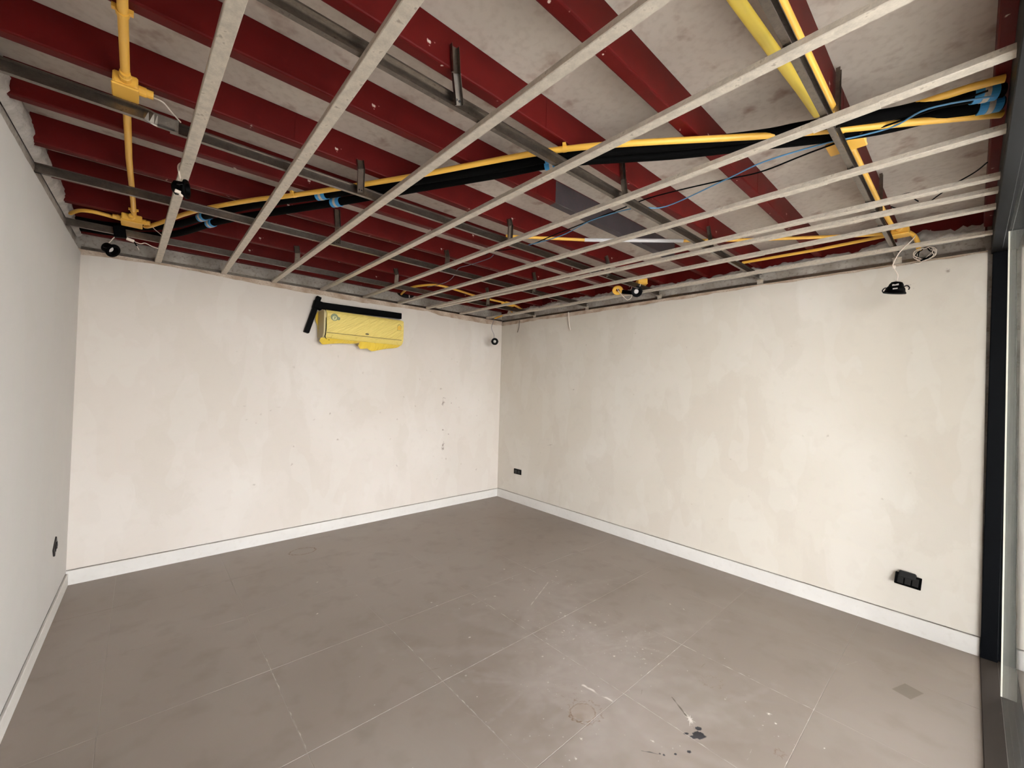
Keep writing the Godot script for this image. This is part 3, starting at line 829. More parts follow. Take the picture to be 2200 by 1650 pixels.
func build_pipes() -> void:
	var y := 2.591
	var c := conduit("yellow conduit between the two square boxes near the left wall", path_xz(y, [[-3.892, 2.43], [-3.894, 1.777], [-3.888, 1.321], [-3.884, 0.86]]), 0.0125, M.yellow)
	clip_on(c, Vector3(-3.886, y, 0.95), Vector3(0, 0, 1), 0.0125)
	c = conduit("yellow conduit at top left, running from the box towards the door", path_xz(y, [[-3.892, 2.50], [-3.890, 2.95], [-3.89, 4.50]]), 0.0125, M.yellow)
	clip_on(c, Vector3(-3.891, y, 2.84), Vector3(0, 0, 1), 0.0125)
	conduit("short bent yellow conduit from the box into the left wall", path_xz(y, [[-3.945, 0.706], [-4.014, 0.728], [-4.08, 0.738], [-4.14, 0.70], [-4.188, 0.59]]), 0.0115, M.yellow, 5)
	c = conduit("long yellow conduit running diagonally from the left box to the door", path_xz(2.574, [[-3.835, 0.70, 2.582], [-3.799, 0.763], [-3.603, 1.299], [-3.384, 1.726], [-3.225, 1.976], [-2.876, 2.597], [-2.648, 3.052], [-2.507, 3.303], [-2.33, 3.54], [-2.041, 3.886], [-1.865, 4.125, 2.572], [-1.715, 4.36, 2.565], [-1.60, 4.535, 2.56]]), 0.0125, M.yellow, 4)
	clip_on(c, Vector3(-2.507, 2.576, 3.303), Vector3(0.4, 0, 0.6), 0.0125)
	clip_on(c, Vector3(-3.225, 2.576, 1.976), Vector3(0.4, 0, 0.7), 0.0125)
	clip_on(c, Vector3(-3.58, 2.576, 1.34), Vector3(0.5, 0, 0.8), 0.0125)
	conduit("short yellow conduit above the black pipes beside the door", path_xz(y, [[-1.812, 4.28], [-1.80, 4.456], [-1.782, 4.535]]), 0.0125, M.yellow)
	c = conduit("yellow conduit along the carrying channel nearest the door", path_xz(2.592, [[-4.2, 4.127], [-2.609, 4.127], [-1.962, 4.129], [-1.603, 4.130], [-0.899, 4.133], [-0.42, 4.145]]), 0.0115, M.yellow)
	conduit("thick pale yellow conduit slanting behind the carrying channel nearest the door", path_xz(y, [[-3.6, 4.02], [-2.682, 4.047], [-2.404, 4.063], [-2.188, 4.077], [-2.0, 4.085]]), 0.0165, M.lemon)
	var t := conduit("yellow conduit with a white middle sleeve across the right part of the grid", path_xz(y, [[-1.984, 2.322], [-1.558, 2.666], [-1.099, 3.123], [-0.802, 3.461], [-0.43, 3.961], [-0.345, 4.09]]), 0.0105, M.yellow)
	var st := nst()
	var o: Vector3 = t.position
	rod(st, Vector3(-1.558, y, 2.666) - o, Vector3(-1.082, y, 3.140) - o, 0.0125, 14)
	part("white_sleeve", st, mat(Color(0.86, 0.84, 0.83), 0.4), t).set_meta("label", "white sleeve on the yellow conduit")
	conduit("yellow conduit close to the right wall, running into the box near the door", path_xz(y, [[-0.305, 3.25], [-0.275, 3.74], [-0.295, 4.12]]), 0.0105, M.yellow)
	conduit("yellow conduit near the back wall that bends into a hole", path_xz(y, [[-1.60, 0.035, 2.60], [-1.66, 0.25, 2.60], [-1.70, 0.5], [-1.62, 0.72], [-1.47, 0.77], [-0.999, 0.66], [-0.725, 0.638], [-0.55, 0.64]]), 0.0115, M.yellow, 5)
	conduit("short yellow bend from the corner box into the right wall", path_xz(y, [[-0.38, 0.62], [-0.22, 0.55], [-0.08, 0.46, 2.585], [-0.03, 0.35, 2.57]]), 0.0125, M.yellow, 5)
	var cc := wire("flexible_conduit", "thin orange flexible conduit drooping in the room corner", "conduit", [Vector3(-0.46, 2.585, 0.60), Vector3(-0.30, 2.575, 0.44), Vector3(-0.145, 2.555, 0.35), Vector3(-0.24, 2.52, 0.35), Vector3(-0.36, 2.475, 0.35), Vector3(-0.449, 2.437, 0.35)], 0.009, mat(Color(0.80, 0.58, 0.20), 0.5))
	# two black insulated pipes with blue clamps
	var lower := path_xz(2.581, [[-4.165, 0.30], [-3.95, 0.37], [-3.684, 0.633], [-3.474, 1.183], [-3.303, 1.512], [-3.02, 2.038], [-2.737, 2.601], [-2.56, 2.948], [-2.422, 3.229], [-2.141, 3.592], [-1.966, 3.862], [-1.857, 4.024], [-1.742, 4.233], [-1.70, 4.391], [-1.66, 4.48], [-1.635, 4.535]])
	var upper := path_xz(2.583, [[-4.17, 0.50], [-3.95, 0.55], [-3.70, 0.844], [-3.497, 1.345], [-3.340, 1.67], [-3.06, 2.15], [-2.775, 2.661], [-2.595, 2.99], [-2.460, 3.265], [-2.19, 3.632], [-2.015, 3.90], [-1.965, 4.01], [-1.895, 4.145], [-1.825, 4.265], [-1.785, 4.393], [-1.745, 4.48], [-1.72, 4.535]])
	var clampat := [[[1.14, 0], [2.01, 0], [3.19, 0.0], [4.50, 0]], [[1.15, 0], [2.06, 0], [3.22, 0.0], [4.495, 0]]]
	var nm := ["black foam-insulated pipe, the lower of the pair running diagonally to the door", "black foam-insulated pipe, the upper of the pair running diagonally to the door"]
	for i in 2:
		var pts: Array = [lower, upper][i]
		var tt := thing("insulated_pipe", nm[i], "pipe", pts[0], "black insulated pipes running across the ceiling")
		var loc := []
		for p in pts: loc.append(p - pts[0])
		st = nst()
		var sp := smooth_path(loc, 6)
		tube(st, sp, 0.0215, 14)
		part("foam_sleeve", st, M.foam, tt)
		for cl in clampat[i]:
			var best := 1
			for q in range(1, sp.size() - 1):
				if absf(sp[q].z + pts[0].z - cl[0]) < absf(sp[best].z + pts[0].z - cl[0]): best = q
			var dirv := (sp[best + 1] - sp[best - 1]).normalized()
			var b := facing(dirv)
			st = nst()
			lathe(st, [Vector2(0.021, -0.03), Vector2(0.0255, -0.03), Vector2(0.0255, 0.03), Vector2(0.021, 0.03)], sp[best], b, 18)
			part("blue_clamp", st, M.blue, tt).set_meta("label", "blue clamp around the pipe")
			st = nst()
			lathe(st, [Vector2(0.0255, -0.008), Vector2(0.0268, -0.008), Vector2(0.0268, 0.008), Vector2(0.0255, 0.008)], sp[best], b, 18)
			part("metal_strap", st, M.zinc, tt)
	# loose wires
	wire("cable", "thin blue wire lying over the grid from the door to mid ceiling", "cable", path_xz(2.556, [[-1.782, 4.512, 2.545], [-1.823, 4.364], [-1.779, 4.271], [-1.796, 4.167], [-1.828, 4.071], [-1.849, 3.862], [-1.807, 3.694], [-1.733, 3.354], [-1.832, 3.228], [-1.862, 2.96], [-1.80, 2.66], [-1.83, 2.33]]), 0.0032, M.blue_wire)
	wire("cable", "thin black wire running beside the blue wire across the grid", "cable", path_xz(2.560, [[-1.80, 4.50], [-1.789, 4.063], [-1.76, 3.836], [-1.798, 3.69], [-1.851, 3.485], [-1.877, 3.327], [-1.868, 3.174], [-1.864, 3.064], [-1.834, 2.644], [-1.81, 2.328], [-1.90, 2.10]]), 0.0034, M.black)
	wire("cable", "thin grey wire drooping from mid grid towards the hole in the back wall", "cable", path_xz(2.545, [[-1.876, 2.058], [-1.845, 1.958], [-1.848, 1.719], [-1.857, 1.572], [-1.755, 1.358], [-1.68, 1.15], [-1.67, 0.95], [-1.69, 0.78]]), 0.003, M.grey_wire)
	wire("cable", "small tangle of black wire tied to a furring channel mid grid", "cable", [Vector3(-2.03, 2.50, 2.05), Vector3(-2.00, 2.54, 2.12), Vector3(-1.96, 2.52, 2.07), Vector3(-1.95, 2.56, 2.15), Vector3(-1.90, 2.57, 2.20), Vector3(-1.93, 2.59, 2.27), Vector3(-1.97, 2.58, 2.30)], 0.003, M.black)
	wire("cable", "looped black wire hanging above the grid near the glass door", "cable", path_xz(2.60, [[-0.79, 4.17], [-0.738, 4.193], [-0.70, 4.242], [-0.70, 4.295], [-0.80, 4.35], [-0.91, 4.41], [-1.0, 4.475], [-1.08, 4.51]]), 0.003, M.black)
	wire("cable", "small curl of black wire beside the looped wire near the door", "cable", path_xz(2.60, [[-0.93, 4.215], [-0.935, 4.25], [-0.90, 4.275], [-0.85, 4.262], [-0.78, 4.275]]), 0.003, M.black)

# ------------------------------------------------------------------ boxes and lights
func junction_box(label: String, at: Vector3, s: Vector3, turn: float, spouts: Array) -> Node3D:
	var t := thing("junction_box", label, "electrical box", at, "yellow square boxes joining the conduits")
	t.rotation.y = turn
	var st := nst()
	box(st, Vector3.ZERO, s, Basis.IDENTITY, 0.005)
	part("box_body", st, M.yellow, t)
	st = nst()
	box(st, Vector3(0, -s.y / 2 - 0.004, 0), Vector3(s.x + 0.006, 0.008, s.z + 0.006), Basis.IDENTITY, 0.003)
	part("lid", st, M.yellow, t)
	for d in spouts:
		var dv := Vector3(d[0], 0, d[1]).normalized()
		st = nst()
		var edge: float = s.x / 2 if absf(dv.x) > absf(dv.z) else s.z / 2
		lathe(st, [Vector2(0.017, edge - 0.004), Vector2(0.017, edge + 0.022), Vector2(0.0145, edge + 0.023), Vector2(0.0145, edge + 0.042), Vector2(0.0, edge + 0.042)], Vector3.ZERO, facing(dv), 14)
		part("spout", st, M.yellow, t)
	return t

func downlight(label: String, at: Vector3, dir: Vector3, r: float, long_: float) -> Node3D:
	var t := thing("downlight", label, "downlight", at, "black downlights hanging loose on their wires")
	var b := facing(dir)
	var st := nst()
	lathe(st, [Vector2(r * 0.62, 0.004), Vector2(r * 0.66, 0.007), Vector2(r * 0.95, 0.006), Vector2(r, 0.002), Vector2(r, -0.003), Vector2(r * 0.8, -0.006), Vector2(r * 0.62, -0.006)], Vector3.ZERO, b, 30)
	lathe(st, [Vector2(r * 0.62, 0.004), Vector2(r * 0.46, -0.012), Vector2(r * 0.40, -0.02)], Vector3.ZERO, b, 30)
	part("trim_ring", st, M.black, t)
	st = nst()
	lathe(st, [Vector2(0, -0.016), Vector2(r * 0.25, -0.014), Vector2(r * 0.42, -0.019)], Vector3.ZERO, b, 24)
	part("lens", st, M.lens, t).set_meta("label", "pale round lens")
	st = nst()
	var pr := [Vector2(r * 0.80, -0.005)]
	for i in 5:
		var z := -0.012 - (long_ - 0.02) * i / 5.0
		pr.append(Vector2(r * 0.72, z)); pr.append(Vector2(r * 0.72, z - long_ * 0.1)); pr.append(Vector2(r * 0.62, z - long_ * 0.1)); pr.append(Vector2(r * 0.62, z - long_ * 0.15))
	pr.append(Vector2(r * 0.45, -long_)); pr.append(Vector2(0, -long_))
	lathe(st, pr, Vector3.ZERO, b, 24)
	part("heat_sink", st, M.black, t)
	for s in [-1, 1]:
		st = nst()
		tube(st, smooth_path([b * Vector3(s * r * 0.75, 0, -0.012), b * Vector3(s * r * 1.02, 0, -0.02), b * Vector3(s * r * 1.12, 0, -0.008), b * Vector3(s * r * 1.0, 0.004, 0.0)], 4), 0.0018, 6)
		part("spring_clip", st, M.screw, t)
	return t

func build_fittings() -> void:
	junction_box("square yellow box on the conduit at upper left, with a white wire leaving it", Vector3(-3.892, 2.585, 2.452), Vector3(0.066, 0.042, 0.09), 0.0, [[1, 0], [0, 1], [0, -1]])
	junction_box("square yellow box where three conduits meet near the left back corner", Vector3(-3.895, 2.583, 0.765), Vector3(0.10, 0.044, 0.13), 0.0, [[1, 0.2], [-1, 0], [0, 1]])
	junction_box("small yellow box under the joists in the back right corner", Vector3(-0.465, 2.585, 0.625), Vector3(0.12, 0.042, 0.075), 0.0, [[-1, 0], [1, 0]])
	junction_box("yellow box above the black downlight at the right wall", Vector3(-0.32, 2.582, 2.37), Vector3(0.15, 0.044, 0.085), 0.75, [[1, 0]])
	junction_box("yellow box by the right wall near the glass door, with conduits on three sides", Vector3(-0.345, 2.588, 4.17), Vector3(0.09, 0.044, 0.08), 0.0, [[-1, 0], [0, -1], [1, 0]])
	junction_box("wide yellow box behind the carrying channel where blue and black wires cross", Vector3(-1.735, 2.588, 4.125), Vector3(0.10, 0.036, 0.115), 0.0, [[1, 0], [-1, 0]])
	# drop conduit from the box near the door into the right wall
	conduit("short yellow conduit dropping from the box by the door into the wall", [Vector3(-0.30, 2.588, 4.20), Vector3(-0.20, 2.585, 4.222), Vector3(-0.10, 2.565, 4.232), Vector3(-0.06, 2.52, 4.236)], 0.0125, M.yellow, 5)
	# white wires out of the left boxes
	wire("cable", "white wire curving from the upper left yellow box to the middle carrying channel", "cable", [Vector3(-3.815, 2.578, 2.452), Vector3(-3.79, 2.57, 2.46), Vector3(-3.765, 2.56, 2.432), Vector3(-3.735, 2.556, 2.385)], 0.0028, M.white_wire)
	wire("cable", "thin white wire hanging from the back left yellow box", "cable", [Vector3(-3.80, 2.578, 0.79), Vector3(-3.785, 2.56, 0.76), Vector3(-3.752, 2.555, 0.68), Vector3(-3.735, 2.553, 0.63)], 0.0026, M.white_wire)
	# left back downlight with driver
	var dl := downlight("black downlight hanging in front of the bare strip near the left back corner", Vector3(-3.985, 2.392, 0.62), Vector3(0.62, -0.42, 0.55), 0.045, 0.062)
	wire("cable", "short white wire holding the downlight in the left back corner", "cable", [Vector3(-4.02, 2.425, 0.585), Vector3(-4.0, 2.455, 0.60), Vector3(-3.985, 2.48, 0.61), Vector3(-3.975, 2.49, 0.615)], 0.003, M.white_wire)
	var dv := thing("driver", "small black driver clamped on the carrying channel near the left back corner", "driver", Vector3(-3.955, 2.522, 0.635))
	var st := nst(); box(st, Vector3.ZERO, Vector3(0.062, 0.075, 0.036), Basis(Vector3(0, 0, 1), 0.12), 0.004)
	part("case", st, M.black, dv)
	st = nst(); box(st, Vector3(0.0, 0.04, 0.004), Vector3(0.03, 0.012, 0.03), Basis.IDENTITY, 0.003)
	part("clamp", st, M.black, dv)
	var cn := thing("connector", "small white plug connector beside the black driver", "connector", Vector3(-3.902, 2.484, 0.63))
	st = nst(); box(st, Vector3.ZERO, Vector3(0.04, 0.018, 0.016), Basis(Vector3(0, 0, 1), -0.25), 0.002)
	part("plug", st, M.white_wire, cn)
	st = nst(); rod(st, Vector3(0.018, -0.006, 0), Vector3(0.034, -0.034, 0), 0.004, 8)
	part("pin", st, M.black, cn)
	st = nst(); rod(st, Vector3(0.034, -0.034, 0), Vector3(0.046, -0.058, 0), 0.0022, 8)
	part("bare_end", st, M.white_wire, cn)
	wire("cable", "white wire from the plug connector to the furring channel at left", "cable", [Vector3(-3.884, 2.478, 0.632), Vector3(-3.85, 2.474, 0.62), Vector3(-3.826, 2.489, 0.60), Vector3(-3.79, 2.475, 0.60), Vector3(-3.755, 2.468, 0.60)], 0.0026, M.white_wire)
	# downlight dangling by the first furring channel
	downlight("black downlight hanging on edge beside the leftmost furring channel", Vector3(-3.694, 2.411, 2.075), Vector3(0.93, 0.0, 0.35), 0.042, 0.05)
	wire("cable", "white wire above the downlight beside the leftmost furring channel", "cable", [Vector3(-3.712, 2.436, 2.08), Vector3(-3.72, 2.475, 2.07), Vector3(-3.722, 2.515, 2.06), Vector3(-3.70, 2.55, 2.04)], 0.0042, M.white_wire)
	cn = thing("connector", "small white plug hanging under the downlight by the leftmost furring channel", "connector", Vector3(-3.724, 2.382, 2.098))
	st = nst(); box(st, Vector3.ZERO, Vector3(0.022, 0.013, 0.014), Basis(Vector3(0, 0, 1), -0.2), 0.002); box(st, Vector3(0.012, -0.012, 0), Vector3(0.016, 0.01, 0.01), Basis(Vector3(0, 0, 1), -0.7), 0.002)
	part("plug", st, M.white_wire, cn)
	# corner downlight on a long wire
	downlight("black downlight hanging low on a wire in the back right corner", Vector3(-0.311, 2.162, 0.2), Vector3(-0.55, -0.12, 0.8), 0.047, 0.06)
	wire("cable", "thin dark wire that the corner downlight hangs from", "cable", [Vector3(-0.449, 2.437, 0.35), Vector3(-0.40, 2.40, 0.26), Vector3(-0.375, 2.345, 0.2), Vector3(-0.36, 2.30, 0.2), Vector3(-0.328, 2.25, 0.2), Vector3(-0.305, 2.205, 0.17)], 0.0028, M.grey_wire)
	# right wall downlight
	downlight("black downlight with a round pale lens facing the room, by the right wall", Vector3(-0.40, 2.482, 2.375), Vector3(-0.66, -0.22, 0.72), 0.052, 0.075)
	dv = thing("driver", "small black driver between the yellow ring and the right wall downlight", "driver", Vector3(-0.375, 2.497, 2.255))
	st = nst(); box(st, Vector3.ZERO, Vector3(0.03, 0.036, 0.105), Basis(Vector3(1, 0, 0), 0.22), 0.004)
	part("case", st, M.black, dv)
	var ry := thing("box_cover", "round yellow box cover dangling left of the right wall downlight", "box cover", Vector3(-0.40, 2.526, 2.165))
	st = nst()
	lathe(st, [Vector2(0.016, -0.007), Vector2(0.047, -0.007), Vector2(0.052, 0.0), Vector2(0.047, 0.008), Vector2(0.02, 0.008), Vector2(0.016, 0.0), Vector2(0.016, -0.007)], Vector3.ZERO, facing(Vector3(-0.5, -0.62, 0.35)), 24)
	part("ring", st, M.yellow, ry)
	wire("cable", "white and black wire looping from the yellow ring to the right wall downlight", "cable", [Vector3(-0.42, 2.54, 2.18), Vector3(-0.42, 2.515, 2.185), Vector3(-0.41, 2.475, 2.215), Vector3(-0.41, 2.43, 2.26), Vector3(-0.41, 2.413, 2.288), Vector3(-0.405, 2.43, 2.318), Vector3(-0.40, 2.465, 2.328)], 0.0035, M.white_wire)
	wire("cable", "white wire from the yellow box down behind the right wall downlight", "cable", [Vector3(-0.40, 2.567, 2.338), Vector3(-0.405, 2.55, 2.326), Vector3(-0.40, 2.515, 2.318)], 0.0032, M.white_wire)
	wire("cable", "white wire from the yellow box to the right side of the downlight", "cable", [Vector3(-0.385, 2.572, 2.395), Vector3(-0.385, 2.55, 2.402), Vector3(-0.39, 2.51, 2.395)], 0.0032, M.white_wire)
	# hanging downlight by the door, seen from its side
	var t := thing("downlight", "large black downlight hanging level on a wire near the glass door", "downlight", Vector3(-0.33, 2.242, 4.152), "black downlights hanging loose on their wires")
	var b := Basis(Vector3(1, 0, 0), 0.18) * Basis(Vector3(0, 0, 1), 0.08)
	b = b * Basis(Vector3(1, 0, 0), PI / 2)
	st = nst()
	lathe(st, [Vector2(0.0, 0.018), Vector2(0.030, 0.020), Vector2(0.040, 0.032), Vector2(0.054, 0.036), Vector2(0.056, 0.032), Vector2(0.052, 0.024), Vector2(0.046, 0.018)], Vector3.ZERO, b, 32)
	part("trim_ring", st, M.black, t)
	st = nst()
	lathe(st, [Vector2(0.050, 0.024), Vector2(0.046, 0.004), Vector2(0.037, -0.008), Vector2(0.034, -0.020), Vector2(0.026, -0.033), Vector2(0.014, -0.037), Vector2(0.0, -0.038)], Vector3.ZERO, b, 32)
	part("heat_sink", st, M.black, t)
	for s in [-1, 1]:
		st = nst()
		tube(st, smooth_path([Vector3(0, 0.0, s * 0.036), Vector3(0, 0.006, s * 0.050), Vector3(0, -0.008, s * 0.062), Vector3(0, -0.022, s * 0.058)], 4), 0.0035, 6)
		part("spring_clip", st, M.screw, t)
	for p in [[0.012, 0.0365, 0.03, 0.012], [-0.014, 0.0485, 0.022, 0.008]]:
		st = nst(); box(st, Vector3(-p[1], p[0], 0.002), Vector3(0.0012, p[3], p[2]), Basis(Vector3(0, 0, 1), -0.5))
		part("sticker", st, M.lens, t)
	wire("cable", "white wire from the yellow box by the door down to its hanging downlight", "cable", [Vector3(-0.33, 2.55, 4.235), Vector3(-0.33, 2.528, 4.225), Vector3(-0.33, 2.486, 4.187), Vector3(-0.33, 2.449, 4.16), Vector3(-0.33, 2.388, 4.137), Vector3(-0.33, 2.355, 4.147), Vector3(-0.33, 2.321, 4.16), Vector3(-0.33, 2.285, 4.157)], 0.0028, M.white_wire)
	cn = thing("connector", "tiny white connector on the wire of the downlight near the door", "connector", Vector3(-0.332, 2.374, 4.143))
	st = nst(); box(st, Vector3.ZERO, Vector3(0.012, 0.018, 0.013), Basis.IDENTITY, 0.002)
	part("plug", st, M.white_wire, cn)
	# coil of cable on the right wall
	var cl := thing("cable_coil", "coil of white and black cable hanging on the bare strip near the door", "cable", Vector3(-0.10, 2.485, 4.265))
	var pts := []
	var pts2 := []
	for i in 38:
		var a := TAU * i / 12.0
		var r := 0.030 + 0.016 * absf(sin(i * 0.7 + 1.0))
		pts.append(Vector3(0.001 * i - 0.02, sin(a) * r * 0.95, cos(a) * r * 1.15))
		if i < 26:
			pts2.append(Vector3(0.001 * i - 0.012, sin(a + 0.6) * (r * 0.8 + 0.002), cos(a + 0.6) * r * 0.85))
	pts.append(Vector3(0.01, -0.052, -0.02)); pts.append(Vector3(0.0, -0.05, -0.045))
	st = nst(); tube(st, smooth_path(pts, 5), 0.0024, 6)
	part("white_cable", st, M.white_wire, cl)
	st = nst(); tube(st, smooth_path(pts2, 5), 0.0026, 6)
	part("black_cable", st, M.black, cl)
	st = nst(); rod(st, Vector3(-0.014, -0.044, -0.018), Vector3(-0.014, -0.032, 0.02), 0.0055, 8)
	part("tie", st, M.black, cl)
	# small things along the wall tops
	wire("cable", "short dark wire end hanging on the right wall near the corner", "cable", [Vector3(-0.006, 2.47, 0.35), Vector3(-0.008, 2.42, 0.345), Vector3(-0.006, 2.37, 0.335), Vector3(-0.006, 2.31, 0.31)], 0.0035, mat(Color(0.3, 0.25, 0.21), 0.7))
	wire("stub_tube", "thin white tube stub hanging down the right wall plaster", "tube", [Vector3(-0.004, 2.482, 1.212), Vector3(-0.006, 2.40, 1.218), Vector3(-0.006, 2.32, 1.232), Vector3(-0.004, 2.258, 1.244)], 0.008, mat(Color(0.84, 0.79, 0.73), 0.6))
	st = nst()
	var hc := Vector3(-1.525, 2.625, -0.004)
	var bh := Basis(Vector3(1.55, 0, 0), Vector3(0, 0.72, 0), Vector3(0, 0, 1))
	lathe(st, [Vector2(0.072, 0.0), Vector2(0.068, 0.004), Vector2(0.058, 0.0045), Vector2(0.0, 0.002)], hc, bh, 24)
	var hl := part("hole", st, mat(Color(0.10, 0.085, 0.075), 0.95), get_node("wall_back"))
	st = nst(); rod(st, hc + Vector3(0.04, 0.01, 0.006), hc + Vector3(0.045, -0.04, 0.006), 0.006, 8)
	part("tube_stub", st, M.white_wire, hl)

# ------------------------------------------------------------------ air conditioner on the back wall
func build_air_conditioner() -> void:
	var t := thing("air_conditioner", "yellow film-wrapped wall air conditioner high on the back wall", "air conditioner", Vector3(-2.497, 1.985, 0.0))
	t.rotation.y = 0.015
	var W := 0.862
	var film := mat(Color(0.885, 0.79, 0.43), 0.35)
	film.clearcoat_enabled = true
	film.clearcoat = 0.4
	var wr := noise(0.02, 131, 3)
	var bump := Image.create(256, 256, false, Image.FORMAT_RGB8)
	for y in 256:
		for x in 256:   # slanting wrinkles of stretched film
			var v := 0.5 + 0.8 * wr.get_noise_2d((x + y * 1.5) * 2.4, (x * 1.2 - y) * 0.22)
			bump.set_pixel(x, y, Color(v, v, v))
	bump.bump_map_to_normal_map(5.0)
	film.normal_enabled = true
	film.normal_texture = tex(bump)
	film.normal_scale = 0.9
	film.uv1_triplanar = true
	film.uv1_scale = Vector3.ONE * 2.2
	# side outline: z outwards, y up
	var prof := PackedVector2Array([Vector2(0.006, 0.02), Vector2(0.10, 0.0), Vector2(0.15, 0.003), Vector2(0.178, 0.022), Vector2(0.192, 0.042), Vector2(0.200, 0.06), Vector2(0.203, 0.16), Vector2(0.200, 0.262), Vector2(0.190, 0.282), Vector2(0.165, 0.292), Vector2(0.006, 0.292)])
	var bs := Basis(Vector3(0, 0, 1), Vector3(0, 1, 0), Vector3(1, 0, 0))
	var st := nst(); prism(st, prof, Vector3(0.022, 0, 0), bs, W - 0.044)
	part("body", st, film, t)
	for s in 2:
		st = nst()
		var cap := PackedVector2Array()
		for p in prof: cap.append(Vector2(maxf(p.x - 0.008, 0.006), lerpf(p.y, 0.15, 0.02)))
		prism(st, cap, Vector3(0.0 if s == 0 else W - 0.022, 0, 0), bs, 0.022)
		part("end_cap", st, mat(Color(0.75, 0.68, 0.50), 0.5) if s == 0 else film, t)
	st = nst()
	tube(st, smooth_path([Vector3(0.0205, 0.288, 0.172), Vector3(0.0195, 0.16, 0.199), Vector3(0.0195, 0.06, 0.196), Vector3(0.021, 0.02, 0.176), Vector3(0.05, -0.003, 0.148), Vector3(0.075, -0.004, 0.146)], 5), 0.0045, 6)
	part("seam", st, M.black, t)
	st = nst(); box(st, Vector3(W / 2, 0.163, 0.2045), Vector3(W - 0.05, 0.196, 0.005), Basis.IDENTITY, 0.0022)
	part("front_panel", st, film, t)
	st = nst(); box(st, Vector3(W / 2, 0.0615, 0.2005), Vector3(W - 0.05, 0.006, 0.006))
	part("panel_gap", st, mat(Color(0.45, 0.38, 0.17), 0.6), t)
	st = nst(); box(st, Vector3(W / 2 + 0.02, 0.030, 0.1905), Vector3(W - 0.12, 0.006, 0.045), Basis(Vector3(1, 0, 0), -0.95), 0.002)
	part("louver", st, film, t)
	st = nst(); lathe(st, [Vector2(0.0, 0.003), Vector2(0.010, 0.0024), Vector2(0.012, 0.0)], Vector3(0.436, 0.088, 0.207), Basis(Vector3(1.7, 0, 0), Vector3(0, 0.8, 0), Vector3(0, 0, 1)), 18)
	part("badge", st, mat(Color(0.40, 0.36, 0.22), 0.5), t)
	# round guarantee sticker with its 7, and a smaller disc beside it
	var grey := mat(Color(0.50, 0.53, 0.41), 0.6)
	st = nst(); lathe(st, [Vector2(0.0, 0.0015), Vector2(0.034, 0.0015), Vector2(0.036, 0.0)], Vector3(0.095, 0.220, 0.207), Basis.IDENTITY, 28)
	lathe(st, [Vector2(0.0, 0.0018), Vector2(0.016, 0.0018), Vector2(0.017, 0.0)], Vector3(0.135, 0.212, 0.207), Basis.IDENTITY, 20)
	var sk := part("sticker", st, grey, t)
	st = nst(); lathe(st, [Vector2(0.0, 0.0024), Vector2(0.022, 0.0024), Vector2(0.0225, 0.0)], Vector3(0.096, 0.212, 0.207), Basis.IDENTITY, 24)
	part("sticker_face", st, mat(Color(0.80, 0.78, 0.56), 0.6), sk)
	var tm := TextMesh.new()
	tm.text = "7"
	var sf := SystemFont.new(); sf.font_names = PackedStringArray(["Droid Sans"]); sf.font_weight = 700
	tm.font = sf
	tm.font_size = 32
	tm.pixel_size = 0.0011
	tm.depth = 0.0012
	var ti := MeshInstance3D.new(); ti.name = "digit"; ti.mesh = tm; ti.position = Vector3(0.096, 0.212, 0.2098)
	ti.material_override = mat(Color(0.25, 0.30, 0.26), 0.6)
	sk.add_child(ti)
	# energy label: arch over a tinted box
	st = nst()
	var arch := PackedVector2Array()
	for i in 13: arch.append(Vector2(cos(PI * i / 12.0), sin(PI * i / 12.0)) * 0.022)
	for i in 13: arch.append(Vector2(cos(PI - PI * i / 12.0), sin(PI - PI * i / 12.0)) * 0.018)
	prism(st, arch, Vector3(0.802, 0.212, 0.2066), Basis.IDENTITY, 0.0014)
	var el := part("energy_label", st, mat(Color(0.30, 0.28, 0.14), 0.6), t)
	st = nst()
	box(st, Vector3(0.800, 0.192, 0.2072), Vector3(0.044, 0.036, 0.0012))
	box(st, Vector3(0.803, 0.214, 0.2070), Vector3(0.022, 0.016, 0.0012))
	part("label_panel", st, mat(Color(0.88, 0.70, 0.27), 0.5), el)
	st = nst(); box(st, Vector3(0.800, 0.167, 0.2072), Vector3(0.050, 0.003, 0.0012)); box(st, Vector3(0.779, 0.19, 0.2072), Vector3(0.002, 0.045, 0.0012)); box(st, Vector3(0.824, 0.19, 0.2072), Vector3(0.002, 0.045, 0.0012))
	part("label_line", st, mat(Color(0.50, 0.40, 0.16), 0.6), el)
	# loose film hanging from underneath and bunched at the left end
	var sheet := mat(Color(0.92, 0.79, 0.30), 0.3)
	sheet.cull_mode = BaseMaterial3D.CULL_DISABLED
	sheet.backlight_enabled = true
	sheet.backlight = Color(0.45, 0.38, 0.1)
	for f in [[PackedFloat32Array([0.0, 0.03, 0.06, 0.11, 0.2, 0.3, 0.36, 0.40]), PackedFloat32Array([0.03, 0.062, 0.058, 0.048, 0.035, 0.03, 0.024, 0.015]), -0.015], [PackedFloat32Array([0.37, 0.39, 0.44, 0.47, 0.51, 0.55, 0.62, 0.70, 0.78, 0.83]), PackedFloat32Array([0.04, 0.075, 0.070, 0.062, 0.090, 0.085, 0.065, 0.045, 0.035, 0.02]), 0.01]]:
		st = nst(); st.set_smooth_group(0)
		var nz := noise(18.0, 141, 3)
		var xsv: PackedFloat32Array = f[0]; var drops: PackedFloat32Array = f[1]
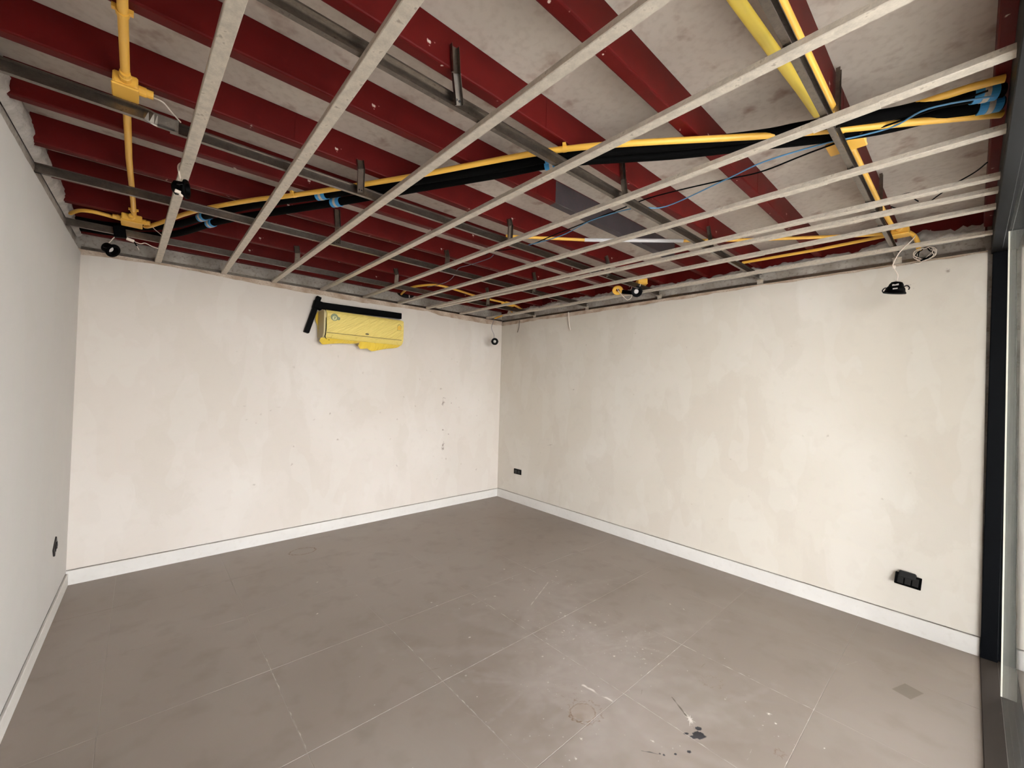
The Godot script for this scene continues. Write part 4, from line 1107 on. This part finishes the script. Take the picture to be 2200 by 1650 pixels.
		var P := func(x: float, v: float) -> Vector3:
			var dr := 0.0
			for i in xsv.size() - 1:
				if x >= xsv[i] and x <= xsv[i + 1] + 1e-5:
					dr = lerpf(drops[i], drops[i + 1], (x - xsv[i]) / (xsv[i + 1] - xsv[i]))
			return Vector3(x + f[2], 0.008 - v * dr, 0.165 - 0.05 * v + 0.016 * nz.get_noise_2d(x * 2.0, v * 0.6))
		var n := 60
		for i in n:
			var xa: float = lerpf(xsv[0], xsv[-1], float(i) / n); var xb: float = lerpf(xsv[0], xsv[-1], float(i + 1) / n)
			for j in 4:
				quad(st, P.call(xa, (j + 1) / 4.0), P.call(xb, (j + 1) / 4.0), P.call(xb, j / 4.0), P.call(xa, j / 4.0))
		part("loose_film", st, sheet, t)
	st = nst()
	for i in 7:
		var y0 := 0.29 - i * 0.03
		quad(st, Vector3(-0.002, y0 - 0.03, 0.02), Vector3(-0.006 - 0.025 * sin((i + 1) * 0.62), y0 - 0.03, 0.03), Vector3(-0.006 - 0.025 * sin(i * 0.62), y0, 0.03), Vector3(-0.002, y0, 0.02))
	part("loose_film", st, sheet, t)
	# black trunking above it
	var tk := thing("trunking", "black pipe trunking in a tilted T above the air conditioner", "trunking", Vector3(-2.555, 2.23, 0.004))
	st = nst()
	box(st, Vector3(0, 0, 0.026), Vector3(0.046, 0.392, 0.052), Basis(Vector3(0, 0, 1), -0.283), 0.004)
	part("short_arm", st, M.black, tk)
	st = nst()
	box(st, Vector3(0.51, 0.108, 0.026), Vector3(0.90, 0.066, 0.052), Basis(Vector3(0, 0, 1), 0.012), 0.004)
	part("long_arm", st, M.black, tk)
	st = nst()
	box(st, Vector3(0.045, 0.103, 0.028), Vector3(0.085, 0.085, 0.058), Basis(Vector3(0, 0, 1), -0.25), 0.004)
	part("tee_cover", st, M.black, tk)

# ------------------------------------------------------------------ outlets
func build_outlets() -> void:
	var t := thing("wall_outlet", "flat black outlet plate low on the right wall near the corner", "outlet", Vector3(0.004, 0.416, 0.386))
	var st := nst(); box(st, Vector3(-0.005, 0, 0), Vector3(0.012, 0.068, 0.142), Basis.IDENTITY, 0.003)
	part("plate", st, M.black, t)
	st = nst()
	for s in [-1, 1]:
		box(st, Vector3(-0.0115, 0, s * 0.032), Vector3(0.002, 0.044, 0.048), Basis.IDENTITY, 0.0008)
	part("socket", st, mat(Color(0.04, 0.04, 0.042), 0.35), t)
	t = thing("wall_outlet", "black outlet plate pulled loose and tilted on the right wall near the door", "outlet", Vector3(-0.002, 0.352, 4.212))
	var b := Basis(Vector3(0, 0, 1), -0.5) * Basis(Vector3(1, 0, 0), 0.05)
	st = nst(); box(st, Vector3(-0.032, 0, 0), Vector3(0.008, 0.078, 0.128), b, 0.003)
	part("plate", st, M.black, t)
	st = nst(); box(st, Vector3(-0.010, 0.024, -0.004), Vector3(0.034, 0.046, 0.085), b, 0.006)
	part("socket_module", st, mat(Color(0.06, 0.06, 0.06), 0.5), t)
	for s in 3:
		st = nst(); box(st, Vector3(-0.0375, 0.0, (s - 1) * 0.036), Vector3(0.002, 0.05, 0.028), b, 0.0006)
		part("socket", st, mat(Color(0.035, 0.035, 0.038), 0.4), t)
	t = thing("wall_outlet", "small black outlet turned cornerwise on the left wall above the baseboard", "outlet", Vector3(-4.2085, 0.455, 0.575))
	var b2 := Basis(Vector3(1, 0, 0), 0.62)
	st = nst(); box(st, Vector3(0.006, 0, 0), Vector3(0.010, 0.062, 0.112), b2, 0.003)
	part("plate", st, mat(Color(0.16, 0.14, 0.13), 0.5), t)
	st = nst(); box(st, Vector3(0.012, 0, 0.012), Vector3(0.003, 0.04, 0.045), b2, 0.001); box(st, Vector3(0.012, 0.0, -0.03), Vector3(0.003, 0.04, 0.03), b2, 0.001)
	part("socket", st, M.black, t)
